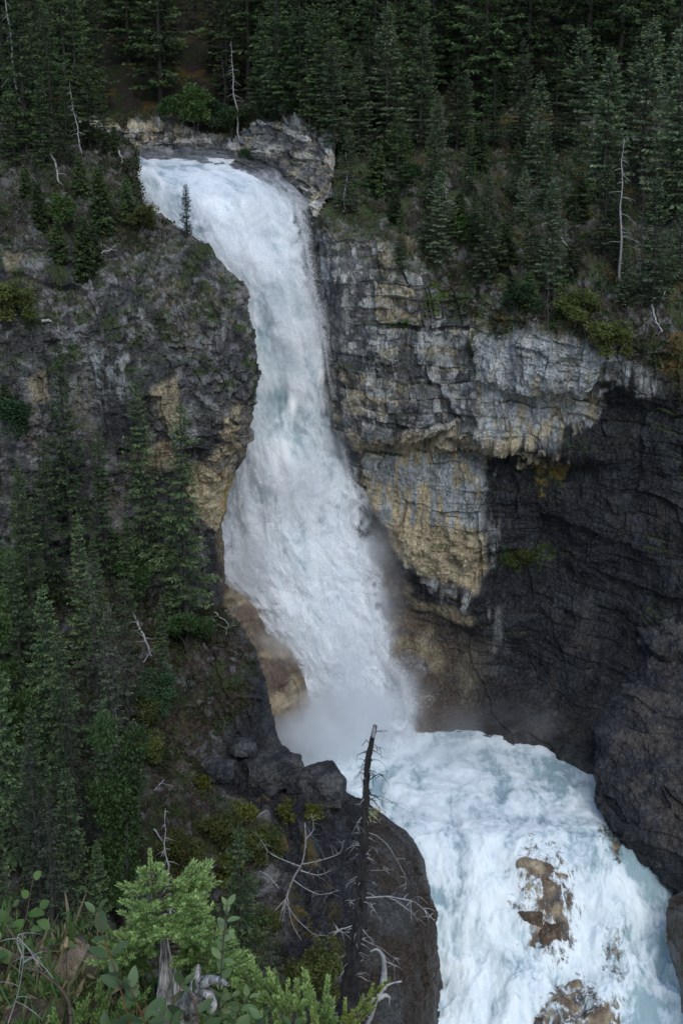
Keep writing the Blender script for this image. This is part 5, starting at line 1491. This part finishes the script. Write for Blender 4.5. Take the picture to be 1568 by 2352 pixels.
def curve(pts, y, k=5):
    P = np.array([W(q[0], q[1], q[2] if len(q) > 2 else y) for q in pts])
    return catmull(P[:, None], k * len(P), 0)[:, 0] if len(P) > 2 else np.array([P[0] + (P[1] - P[0]) * t for t in np.linspace(0, 1, k)])

def needles(path, g, dens=1100, L=.0115, w=.0011, fwd=.75):
    seg = np.linalg.norm(np.diff(path, axis=0), axis=1); tot = seg.sum()
    n = max(12, int(tot * dens))
    t = np.sort(g.uniform(0, tot, n)); cum = np.concatenate([[0], np.cumsum(seg)])
    C = np.column_stack([np.interp(t, cum, path[:, k]) for k in range(3)])
    T = np.gradient(path, axis=0); T /= np.linalg.norm(T, axis=1, keepdims=True) + 1e-9
    Tt = np.column_stack([np.interp(t, cum, T[:, k]) for k in range(3)])
    R = g.normal(size=(n, 3)); R -= (R * Tt).sum(1, keepdims=True) * Tt; R /= np.linalg.norm(R, axis=1, keepdims=True) + 1e-9
    R[:, 2] += .25
    D = Tt * (fwd + .5 * (t / tot)[:, None] ** 4) + R
    V_, F_ = blades(C, D, g.normal(size=(n, 3)), L * g.uniform(.75, 1.15, n) * (1 - .25 * (t / tot) ** 6), np.full(n, w))
    return V_, F_, t / tot

def conifer(root_uv, y, trunk_pts, branches, lab, name="spruce_sapling", seed=1, col=(.14, .25, .07), tip=(.36, .52, .19), r0=.008, twl=.058, needle=.013):
    g = np.random.default_rng(seed)
    e = link(bpy.data.objects.new(name, None)); e.location = W(*root_uv, y)
    base = np.array(e.location)
    tp = curve(trunk_pts, y)
    wood = [tube(tp, np.linspace(r0, .002, len(tp)), 6, 1, .05)]
    Vs, Fs, Cs, off = [], [], [], 0
    def add(path, dens=1100, k=1.0):
        nonlocal off
        V_, F_, t = needles(path, g, dens, needle)
        cc = mix(np.array(col), np.array(tip), np.clip(t * .9 + g.normal(0, .2, len(t)), 0, 1)) * (k * g.uniform(.8, 1.2, len(t)))[:, None]
        Vs.append(V_); Fs.append(F_ + off); Cs.append(np.repeat(cc, 4, 0)); off += len(V_)
    add(tp[-int(len(tp) * .35):], 3200, 1.1)
    for pts, n in branches:
        p = curve(pts, y)
        wood.append(tube(p, np.linspace(.0035, .0012, len(p)), 5))
        add(p[len(p) // 4:], 900)
        tot = np.linalg.norm(np.diff(p, axis=0), axis=1).sum()
        for k in range(n):
            t = g.uniform(.22, 1.0); j = min(int(t * (len(p) - 1)), len(p) - 2)
            T = p[j + 1] - p[j]; T /= np.linalg.norm(T) + 1e-9
            sd = np.cross(T, [0, 0, 1]); sd /= np.linalg.norm(sd) + 1e-9
            s = -1 if k % 2 else 1
            d = T * g.uniform(.5, 1) + sd * s * g.uniform(.3, 1.0) + np.array([0, 0, g.uniform(-.25, .30)])
            d /= np.linalg.norm(d)
            L = min(twl, .55 * tot) * g.uniform(.6, 1.3) * (1.15 - .45 * t)
            ss = np.linspace(0, 1, 5)[:, None]
            q = p[j] + d * L * ss + np.array([0, 0, .25]) * L * ss ** 2
            wood.append(tube(q, np.linspace(.0016, .0008, 5), 4))
            add(q, 1800, g.uniform(.8, 1.2))
    Vw, Fw = joinm(wood)
    mesh("trunk", Vw - base, Fw, M_TWIG, e, True)
    mesh("crown", np.concatenate(Vs) - base, np.concatenate(Fs), M_NEEDLE, e, False, np.concatenate(Cs))
    return tag(e, lab, "sapling", "young conifers on the foreground ledge")

# bright little spruce
BR = [([(347, 2005), (372, 1990)], 4), ([(347, 2008), (322, 2000)], 4), ([(348, 2020), (392, 2016)], 6), ([(348, 2022), (318, 2026)], 5), ([(350, 2035), (405, 2036, 2.7)], 7),
      ([(350, 2042), (318, 2052, 2.65)], 7), ([(352, 2062), (410, 2040), (472, 2012)], 20), ([(353, 2068), (420, 2058), (474, 2040)], 18), ([(352, 2066), (312, 2092)], 11), ([(354, 2080), (330, 2085, 2.6), (296, 2112, 2.5)], 14),
      ([(356, 2086), (415, 2080, 2.6), (470, 2078, 2.6)], 18), ([(358, 2100), (420, 2110), (472, 2104)], 16), ([(358, 2098), (330, 2112), (300, 2128)], 12), ([(360, 2104), (340, 2130, 2.6), (345, 2160, 2.5)], 12),
      ([(360, 2108), (395, 2128, 2.6), (440, 2150, 2.5)], 16), ([(362, 2110), (410, 2130), (455, 2142)], 14), ([(360, 2110), (380, 2145, 2.55), (400, 2160, 2.5)], 10),
      ([(374, 2160), (320, 2162, 2.6), (250, 2182, 2.5)], 20), ([(376, 2175), (320, 2190, 2.6), (238, 2220, 2.5)], 20), ([(376, 2170), (440, 2165, 2.65), (512, 2172, 2.55)], 20), ([(378, 2190), (450, 2200, 2.62), (552, 2222, 2.5)], 24), ([(380, 2205), (470, 2230, 2.6), (560, 2256, 2.5)], 22)]
conifer((385, 2560), 2.75, [(392, 2560), (385, 2400), (380, 2250), (374, 2170), (362, 2110), (354, 2060), (348, 2010), (344, 1953)], BR,
        "bright green spruce sapling with an upright tip standing above the grey stump", seed=5)
BR2 = [([(380, 2178), (330, 2165), (268, 2168)], 16), ([(380, 2190), (320, 2195), (245, 2212)], 18), ([(382, 2215), (330, 2225), (262, 2240)], 14), ([(382, 2160), (430, 2160), (490, 2148)], 16),
       ([(384, 2180), (450, 2178), (510, 2168)], 18), ([(384, 2200), (460, 2205), (545, 2212)], 22), ([(386, 2225), (470, 2235), (556, 2238)], 22), ([(388, 2250), (460, 2260), (530, 2275)], 18),
       ([(388, 2200), (430, 2215, 2.75), (470, 2225, 2.8)], 14), ([(384, 2170), (360, 2170, 2.75), (320, 2150, 2.8)], 12)]
conifer((390, 2620), 2.72, [(396, 2620), (390, 2400), (384, 2250), (380, 2150)], BR2, "shaggy spruce sapling spreading its branches behind the grey stump", seed=6, col=(.15, .26, .06), tip=(.38, .54, .18), twl=.066)
BR3 = [([(640, 2420), (600, 2330), (560, 2280)], 20), ([(650, 2420), (630, 2320), (585, 2252)], 22), ([(650, 2420), (660, 2330), (625, 2268)], 20), ([(660, 2430), (690, 2350), (680, 2295)], 18),
       ([(670, 2430), (720, 2350), (700, 2262)], 16), ([(680, 2430), (730, 2370), (748, 2300)], 16), ([(620, 2420), (560, 2360), (500, 2325)], 20), ([(600, 2420), (540, 2380), (470, 2360)], 16), ([(690, 2430), (740, 2380), (765, 2330)], 12)]
conifer((650, 2640), 2.7, [(650, 2640), (655, 2500), (660, 2400), (665, 2310)], BR3, "dense spruce top at the bottom edge between the stump and the charred trunk", seed=7, twl=.065)
BR4 = [([(730, 2460), (790, 2370), (835, 2310), (884, 2256)], 26), ([(760, 2440), (790, 2350), (792, 2305)], 14), ([(770, 2430), (830, 2340), (862, 2300)], 12), ([(740, 2460), (730, 2390), (716, 2330)], 12)]
conifer((720, 2660), 2.6, [(720, 2660), (728, 2560), (735, 2460), (745, 2400)], BR4, "yellow green juniper sprig pointing up in front of the charred trunk", "juniper_sprig", 8, (.18, .27, .05), (.34, .42, .12), twl=.035, needle=.009)
BR5 = [([(190, 2420), (225, 2350), (262, 2262)], 18), ([(200, 2420), (260, 2350), (300, 2300)], 18), ([(210, 2430), (290, 2380), (350, 2330)], 18), ([(170, 2420), (165, 2370), (200, 2320)], 14), ([(160, 2420), (140, 2380), (125, 2350)], 12),
       ([(220, 2440), (320, 2390), (400, 2370)], 16), ([(200, 2430), (240, 2370), (228, 2290)], 14), ([(230, 2420), (290, 2330), (330, 2290)], 14)]
conifer((200, 2620), 2.45, [(200, 2620), (200, 2500), (205, 2420), (215, 2330)], BR5, "low juniper spreading over the earth at the lower left", "juniper_sprig", 9, (.12, .22, .05), (.25, .38, .11), twl=.045, needle=.009)

def leaves(C, D, N_, L, w, g, cup=.25):
    """folded oval leaves, 3 x 6 grid each"""
    n = len(C)
    D = D / np.linalg.norm(D, axis=1, keepdims=True)
    Sd = np.cross(D, N_); Sd /= np.linalg.norm(Sd, axis=1, keepdims=True) + 1e-9
    Nn = np.cross(Sd, D)
    ts = np.array([0, .12, .35, .6, .83, 1.0]); ws = np.array([.10, .62, 1.0, .95, .58, .02])
    V_ = np.zeros((n, 6, 3, 3))
    bend = g.uniform(-.25, .1, n)
    for i, (t, ww) in enumerate(zip(ts, ws)):
        mid = C + D * (L * t)[:, None] + Nn * (bend * L * t * t)[:, None]
        V_[:, i, 1] = mid
        for j, s in ((0, -1), (2, 1)):
            V_[:, i, j] = mid + Sd * (s * ww * w)[:, None] + Nn * (cup * ww * w)[:, None]
    idx = np.arange(18).reshape(6, 3)
    q = np.stack([idx[:-1, :-1], idx[1:, :-1], idx[1:, 1:], idx[:-1, 1:]], -1).reshape(-1, 4)
    F_ = (q[None] + np.arange(n)[:, None, None] * 18).reshape(-1, 4)
    return V_.reshape(-1, 3), F_

def leafy_shrub(y, stems, lab, seed, L=.042, w=.012, spacing=.028, col=(.10, .17, .065), back=(.17, .24, .12), opp=True, mat=M_TWIG, tipcol=None, r=.0028, cat="shrub"):
    g = np.random.default_rng(seed)
    e = link(bpy.data.objects.new("leafy_shrub", None)); e.location = W(stems[0][0][0], stems[0][0][1], y)
    base = np.array(e.location)
    wood, Cc, Dd, Nn, Ll, K = [], [], [], [], [], []
    for st in stems:
        p = curve(st, y, 8)
        wood.append(tube(p, np.linspace(r, r * .4, len(p)), 5))
        seg = np.linalg.norm(np.diff(p, axis=0), axis=1); cum = np.concatenate([[0], np.cumsum(seg)]); tot = cum[-1]
        t = tot; k = 0
        while t > tot * .12:
            c_ = np.array([np.interp(t, cum, p[:, i]) for i in range(3)])
            j = min(np.searchsorted(cum, t), len(p) - 1); T = p[j] - p[j - 1]; T /= np.linalg.norm(T)
            a = k * pi / 2 + g.normal(0, .4)
            A = np.cross(T, [0, 1, .2]); A /= np.linalg.norm(A); B = np.cross(T, A)
            for s in ((1, -1) if opp else ((1,) if k % 2 else (-1,))):
                R = (A * cos(a) + B * sin(a)) * s
                if not opp: R = A * s + B * g.normal(0, .6)
                up = g.uniform(.35, 1.1) if t < tot * .93 else 1.6
                Cc.append(c_ + R * .003); Dd.append(T * up + R + g.normal(0, .15, 3)); Nn.append(T + [0, -.5, .6] + g.normal(0, .3, 3))
                Ll.append(L * g.uniform(.65, 1.15) * (.75 if t > tot * .9 else 1)); K.append(g.uniform(.75, 1.25))
            t -= spacing * g.uniform(.7, 1.3); k += 1
    Cc, Dd, Nn, Ll, K = map(np.array, (Cc, Dd, Nn, Ll, K))
    V_, F_ = leaves(Cc, Dd, Nn, Ll, Ll * w / L, g)
    cc = mix(np.array(col), np.array(back), g.uniform(0, 1, len(K))) * K[:, None]
    Vw, Fw = joinm(wood)
    mesh("stem", Vw - base, Fw, mat, e, True)
    mesh("foliage", V_ - base, F_, M_BROAD, e, True, np.repeat(cc, 18, 0))
    return tag(e, lab, cat, "leafy shrubs on the foreground ledge")

leafy_shrub(2.45, [[(500, 2560), (498, 2400), (505, 2280), (512, 2180), (522, 2078)], [(500, 2500), (520, 2400), (545, 2330), (570, 2290)], [(500, 2400), (498, 2330), (530, 2290)], [(500, 2540), (470, 2420), (480, 2340)]],
            "grey green shrub with small paired leaves and one tall stem right of the bleached branch", 11, L=.034, w=.0085, spacing=.022)
leafy_shrub(2.3, [[(330, 2560), (310, 2400), (285, 2300), (262, 2220), (240, 2160), (222, 2095)], [(330, 2500), (350, 2400), (330, 2340), (300, 2270)], [(340, 2500), (400, 2420), (390, 2330), (420, 2260)],
                  [(350, 2500), (450, 2420), (455, 2330), (440, 2280)], [(360, 2520), (400, 2440), (430, 2400)], [(320, 2520), (260, 2430), (240, 2370)]],
            "soft leaved shrub with a reddish bare stem reaching up left of the stump", 12, L=.052, w=.0125, spacing=.040, col=(.10, .18, .07), back=(.19, .28, .14), mat=M_RTWIG)
leafy_shrub(2.2, [[(420, 2600), (430, 2450), (400, 2380), (370, 2330)], [(430, 2600), (480, 2470), (520, 2420), (540, 2360)], [(420, 2600), (350, 2450), (330, 2380)], [(640, 2560), (610, 2420), (600, 2340)], [(680, 2560), (690, 2440), (676, 2360)]],
            "low shrub with large oval leaves along the bottom edge in front of the stump", 13, L=.046, w=.013, spacing=.030, col=(.075, .15, .055), back=(.13, .22, .09))
leafy_shrub(2.7, [[(-40, 2420), (0, 2280), (35, 2180), (60, 2110), (76, 2020)], [(20, 2260), (60, 2150), (90, 2085)], [(20, 2300), (80, 2190), (110, 2150), (135, 2100)], [(40, 2170), (20, 2110), (28, 2078)], [(-40, 2300), (-20, 2200), (20, 2130)],
                  [(-30, 2360), (40, 2260), (84, 2215)], [(-60, 2300), (-40, 2160), (0, 2110)], [(60, 2190), (110, 2175), (150, 2165)]],
            "round leaved bush with thin grey stems at the left edge", 14, L=.036, w=.0145, spacing=.040, col=(.075, .17, .035), back=(.14, .24, .08), opp=False)

# weathered stump with a twisted bleached branch
g = np.random.default_rng(31)
e = link(bpy.data.objects.new("tree_stump", None)); e.location = W(395, 2620, 2.6)
tag(e, "splintered grey stump behind the leafy shrub with one bleached twisted branch", "stump")
eb = np.array(e.location)
def gnarl(pts, rad, y, sides=40, amp=.16, seed=1, split=.0, name="trunk", par=None, origin=None):
    P = curve(pts, y, 14)
    R = np.interp(np.linspace(0, 1, len(P)), np.linspace(0, 1, len(rad)), rad)
    V_, F_ = tube(P, R, sides)
    n = len(P)
    V3 = V_.reshape(n, sides, 3)
    ang = np.linspace(0, 2 * pi, sides, endpoint=False)[None]; tt = np.linspace(0, 1, n)[:, None]
    q = np.stack([np.cos(ang) * 2.6 + 0 * tt, np.sin(ang) * 2.6 + 0 * tt, tt * 2.2 + ang * 0], -1)
    nz = fbm(q * 1.3, 4, seed, .6, True) * amp + fbm(q * np.array([3.5, 3.5, 1.2]), 3, seed + 5) * amp * .6
    V3 = P[:, None] + (V3 - P[:, None]) * (1 + nz)[..., None]
    if split:
        V3[..., 2] += (np.clip(tt - .72, 0, 1) / .28) ** 2 * fbm(q * np.array([1.6, 1.6, .1]), 2, seed + 9) * split
    return mesh(name, V3.reshape(-1, 3) - origin, F_, M_WEATH, par, True)
gnarl([(400, 2640), (398, 2480), (392, 2350), (385, 2260), (380, 2210), (378, 2178)], [.05, .047, .041, .034, .02, .005], 2.6, 56, .22, 3, .14, "trunk", e, eb)
gnarl([(432, 2640), (430, 2480), (422, 2360), (414, 2280), (408, 2238)], [.05, .045, .036, .026, .007], 2.58, 40, .22, 8, .06, "trunk", e, eb)
gnarl([(404, 2420), (425, 2340, 2.52), (447, 2285, 2.46), (470, 2256, 2.4), (500, 2250, 2.36), (524, 2262, 2.33)], [.026, .024, .021, .015, .010, .003], 2.4, 36, .3, 12, 0, "branch", e, eb)
gnarl([(458, 2270, 2.42), (480, 2285, 2.38), (492, 2310, 2.36), (484, 2328, 2.36)], [.012, .010, .007, .002], 2.4, 30, .3, 15, 0, "branch", e, eb)
gnarl([(452, 2280, 2.44), (452, 2250, 2.42), (456, 2218, 2.42)], [.014, .010, .004], 2.4, 30, .3, 18, .0, "branch", e, eb)

# arching dead twig, seed stalk, grass
p = curve([(50, 2222), (85, 2228), (110, 2245), (140, 2270), (160, 2305), (165, 2360)], 2.42, 6)
o = mesh("bare_twig", tube(p, np.linspace(.002, .0045, len(p)), 6, 3, .08)[0] - p[0], tube(p, np.linspace(.002, .0045, len(p)), 6, 3, .08)[1], M_TWIG, None, True); o.location = p[0]
tag(o, "bare grey twig arching over the earthy ground at the lower left", "twig")
def bare(paths, y, r, mat, name, lab, cat, tw=6, sd=2, tl=(.02, .08)):
    g = np.random.default_rng(sd); parts = []
    for pts in paths:
        q = curve(pts, y, 6); parts.append(tube(q, np.linspace(r, r * .25, len(q)), 6, 2, .08))
        for _ in range(tw):
            j = g.integers(2, len(q)); d = g.normal(size=3) * [1, .6, .8]; d /= np.linalg.norm(d); l = g.uniform(*tl)
            s2 = np.linspace(0, 1, 4)[:, None]
            parts.append(tube(q[j] + d * l * s2 - np.array([0, 0, .4]) * l * s2 ** 2, r * .22 * (1.1 - s2[:, 0]) + .0006, 4))
    V_, F_ = joinm(parts); o0 = W(paths[0][0][0], paths[0][0][1], y)
    o = mesh(name, V_ - o0, F_, mat, None, True); o.location = o0
    return tag(o, lab, cat)
bare([[(20, 2350), (45, 2270), (55, 2200), (52, 2150)], [(54, 2200), (40, 2165), (45, 2145), (62, 2155)], [(55, 2210), (85, 2190)]], 2.5, .0017, M_DEAD, "dead_shrub",
     "pale dead twigs curling in front of the round leaved bush", "dead shrub", 5)
bare([[(800, 2560), (835, 2380), (855, 2330), (866, 2295), (890, 2262), (922, 2254)], [(864, 2300), (850, 2290)], [(868, 2292), (884, 2286), (896, 2292)], [(880, 2270), (882, 2230), (880, 2200), (865, 2180), (850, 2186)]], 6.0, .02, M_PALE, "bare_branch",
     "forked bleached branch at the bottom edge right of the charred trunk", "branch", 3, 5, (.02, .09))
e2 = link(bpy.data.objects.new("seed_stalk", None)); e2.location = W(152, 2240, 2.6)
tag(e2, "single dry seed head on a thin stalk above the tan soil lump", "flower")
q = curve([(154, 2250), (153, 2210), (152, 2175)], 2.6, 4)
a_, b_ = tube(q, np.full(len(q), .0012), 5); mesh("stem", a_ - np.array(e2.location), b_, leaf_material("dry_stalk"), e2, True, np.tile([.16, .13, .07], (len(a_), 1)))
q = curve([(152, 2178), (153, 2168), (156, 2152)], 2.6, 4)
a_, b_ = tube(q, np.interp(np.linspace(0, 1, len(q)), [0, .25, .7, 1], [.003, .0065, .004, .0008]), 8, 3, .15); mesh("seed_head", a_ - np.array(e2.location), b_, leaf_material("seed"), e2, True, np.tile([.28, .22, .13], (len(a_), 1)))

Ul, Vl, Gl = LEDGE
m = (Ul > -60) & (Ul < 420) & (Vl > 2150) & (Vl < 2460) & (Gl[..., 1] < 3.0) & (lump < .4)
Pg = Gl[m]
sel = FGR.integers(0, len(Pg), 520)
C = np.repeat(Pg[sel], 9, 0) + FGR.normal(0, .012, (520 * 9, 3)) * [1, 1, .3]
k = len(C)
D = FGR.normal(0, .55, (k, 3)) + [0, 0, 1]
V_, F_ = leaves(C, D, FGR.normal(0, 1, (k, 3)) + [0, -1, 0], FGR.uniform(.015, .05, k) + (FGR.uniform(size=k) > .93) * .07, FGR.uniform(.0012, .0045, k), FGR)
cc = np.array([[.09, .15, .04], [.06, .12, .03], [.16, .15, .07], [.25, .21, .13], [.07, .13, .05]])[FGR.integers(0, 5, 520)]
o = mesh("grass", V_, F_, M_LEAF, None, True, np.repeat(cc, 9 * 18, 0) * np.repeat(FGR.uniform(.6, 1.3, k), 18)[:, None])
tag(o, "grass blades and tiny plants on the earthy ledge", "grass", None, 'stuff')

# ---------------- charred snag in the middle distance
def z2(p): return (p[0] * .328 + 733.7, p[1] * .328 + 1580)
SY = 8.0
e = link(bpy.data.objects.new("charred_snag", None)); e.location = W(790, 2352, SY) + np.array([0, 0, -1.6])
tag(e, "tall charred dead trunk with thin drooping twigs standing in front of the pool", "dead tree")
eb = np.array(e.location)
tz = [(388, 262), (372, 350), (342, 480), (331, 640), (322, 800), (315, 980), (305, 1150), (296, 1300), (288, 1450), (286, 1560), (258, 1680), (232, 1850), (214, 2050), (195, 2200), (180, 2420), (170, 2900), (165, 3300)]
tr_ = [9, 13, 15, 19, 20, 22, 26, 31, 36, 43, 42, 42, 41, 39, 38, 40, 42]
PXM = .328 / (FL / (SY * cos(PITCH) + 5.0 * .309))
pts = [z2(p) for p in tz]
P = curve(pts, SY, 6)
R = np.interp(np.linspace(0, 1, len(P)), np.linspace(0, 1, len(tr_)), tr_) * PXM * 1.4
V_, F_ = tube(P, R, 28)
V3 = V_.reshape(len(P), 28, 3)
an = np.linspace(0, 2 * pi, 28, endpoint=False)[None]
tt = np.linspace(0, 1, len(P))[:, None]
q = np.stack([np.cos(an) * 1.6 + tt * 0, np.sin(an) * 1.6 + tt * 0, tt * 46 + an * 0], -1)
V3 = P[:, None] + (V3 - P[:, None]) * (1 + fbm(q * .8, 4, 66, .65) * .5)[..., None]
mesh("trunk", V3.reshape(-1, 3) - eb, F_, M_CHAR, e, False)
q = curve([z2((388, 262)), z2((380, 300)), z2((374, 345))], SY - .03, 5)
a_, b_ = tube(q, np.array([.5, 1, 1]).repeat(5) * .014, 6, 4, .15); mesh("bare_wood", a_ - eb, b_, M_DEAD, e, True)
g = np.random.default_rng(90)
BRS = [([(390, 310), (420, 300), (488, 305)], 4, 0), ([(380, 415), (430, 418), (463, 437)], 3, 0), ([(365, 497), (420, 510), (455, 545), (475, 592)], 3, 0), ([(350, 585), (405, 592)], 3, 0),
       ([(355, 640), (390, 615), (420, 605), (448, 620)], 7, 0), ([(350, 790), (385, 765), (430, 762), (480, 785), (530, 820), (603, 856)], 4, 0), ([(340, 980), (390, 955), (430, 955), (500, 990), (545, 1050), (572, 1105)], 4, 0),
       ([(345, 1015), (400, 1035), (470, 1095), (520, 1170), (565, 1250), (600, 1320), (603, 1380), (585, 1430)], 5, 1), ([(355, 1278), (430, 1278), (515, 1272)], 5, 1), ([(325, 1350), (355, 1350), (378, 1368)], 3, 1),
       ([(310, 1470), (400, 1465), (480, 1460), (560, 1475), (640, 1490), (680, 1510), (740, 1560), (805, 1635)], 11, 1), ([(470, 1462), (530, 1490), (600, 1540), (660, 1590), (690, 1640)], 7, 1), ([(640, 1490), (670, 1465), (705, 1460)], 6, 1),
       ([(350, 1500), (385, 1560), (425, 1620)], 4, 1), ([(240, 1660), (190, 1680), (140, 1690), (100, 1725)], 9, 1), ([(290, 1760), (350, 1745), (380, 1800), (430, 1820), (490, 1870), (545, 1900)], 7, 1),
       ([(300, 1760), (400, 1810), (460, 1880), (520, 1950), (525, 2040)], 5, 1), ([(265, 1940), (300, 1905), (308, 1885)], 5, 1), ([(255, 2000), (305, 2010)], 4, 1), ([(290, 1100), (240, 1070), (235, 1110), (270, 1130)], 3, 1),
       ([(300, 990), (265, 960), (275, 1010), (300, 1015)], 3, 1), ([(250, 1480), (220, 1500), (215, 1530)], 4, 1), ([(340, 1150), (370, 1120), (400, 1125), (405, 1160)], 4, 1), ([(320, 590), (298, 600), (293, 650)], 3, 0), ([(320, 500), (310, 510), (322, 530)], 5, 0)]
for pz, wd, pale in BRS:
    dy = g.uniform(-.35, .1)
    pp = curve([(*z2(p), SY + dy * i / len(pz)) for i, p in enumerate(pz)], SY, 6)
    r_ = wd * PXM * .62
    parts = [tube(pp, np.linspace(r_, r_ * .35, len(pp)), 5, 2, .1)]
    for _ in range(max(3, wd)):
        j = g.integers(2, len(pp)); d = g.normal(size=3) * [1, .5, .8]; d /= np.linalg.norm(d); l = g.uniform(.02, .03 + .008 * wd)
        s2 = np.linspace(0, 1, 4)[:, None]
        parts.append(tube(pp[j] + d * l * s2 - np.array([0, 0, .5]) * l * s2 ** 2, r_ * .35 * (1.1 - s2[:, 0]) + .001, 4))
    V_, F_ = joinm(parts)
    mesh("branch", V_ - eb, F_, M_DEAD if pale else M_CHAR, e, True)
parts, pp_ = [], []
for k in range(150):
    t = g.uniform(.03, .86); j = int(t * (len(P) - 1)); a = g.uniform(0, 2 * pi)
    d = np.array([cos(a), .6 * sin(a), g.uniform(-.7, .4)]); l = g.uniform(.02, .11); s2 = np.linspace(0, 1, 4)[:, None]
    (parts if k % 2 else pp_).append(tube(P[j] + d * (R[j] * .7 + l * s2) + np.array([0, 0, -.5]) * l * s2 ** 2 + g.normal(0, .008, (4, 3)), .004 * (1.15 - s2[:, 0]), 4))
for pl, mt in ((parts, M_CHAR), (pp_, M_DEAD)):
    V_, F_ = joinm(pl); tag(mesh("twigs", V_ - eb, F_, mt, e, True), None, None, None, 'stuff')
c_ = W(*z2((372, 865)), SY)
k = 90; C = c_ + g.normal(0, 1, (k, 3)) * [.03, .03, .03]
V_, F_ = blades(C, g.normal(size=(k, 3)) + [.2, 0, -.6], g.normal(size=(k, 3)), g.uniform(.02, .05, k), np.full(k, .004))
mesh("lichen", V_ - eb, F_, M_LEAF, e, False, np.tile([.26, .28, .15], (len(V_), 1)))
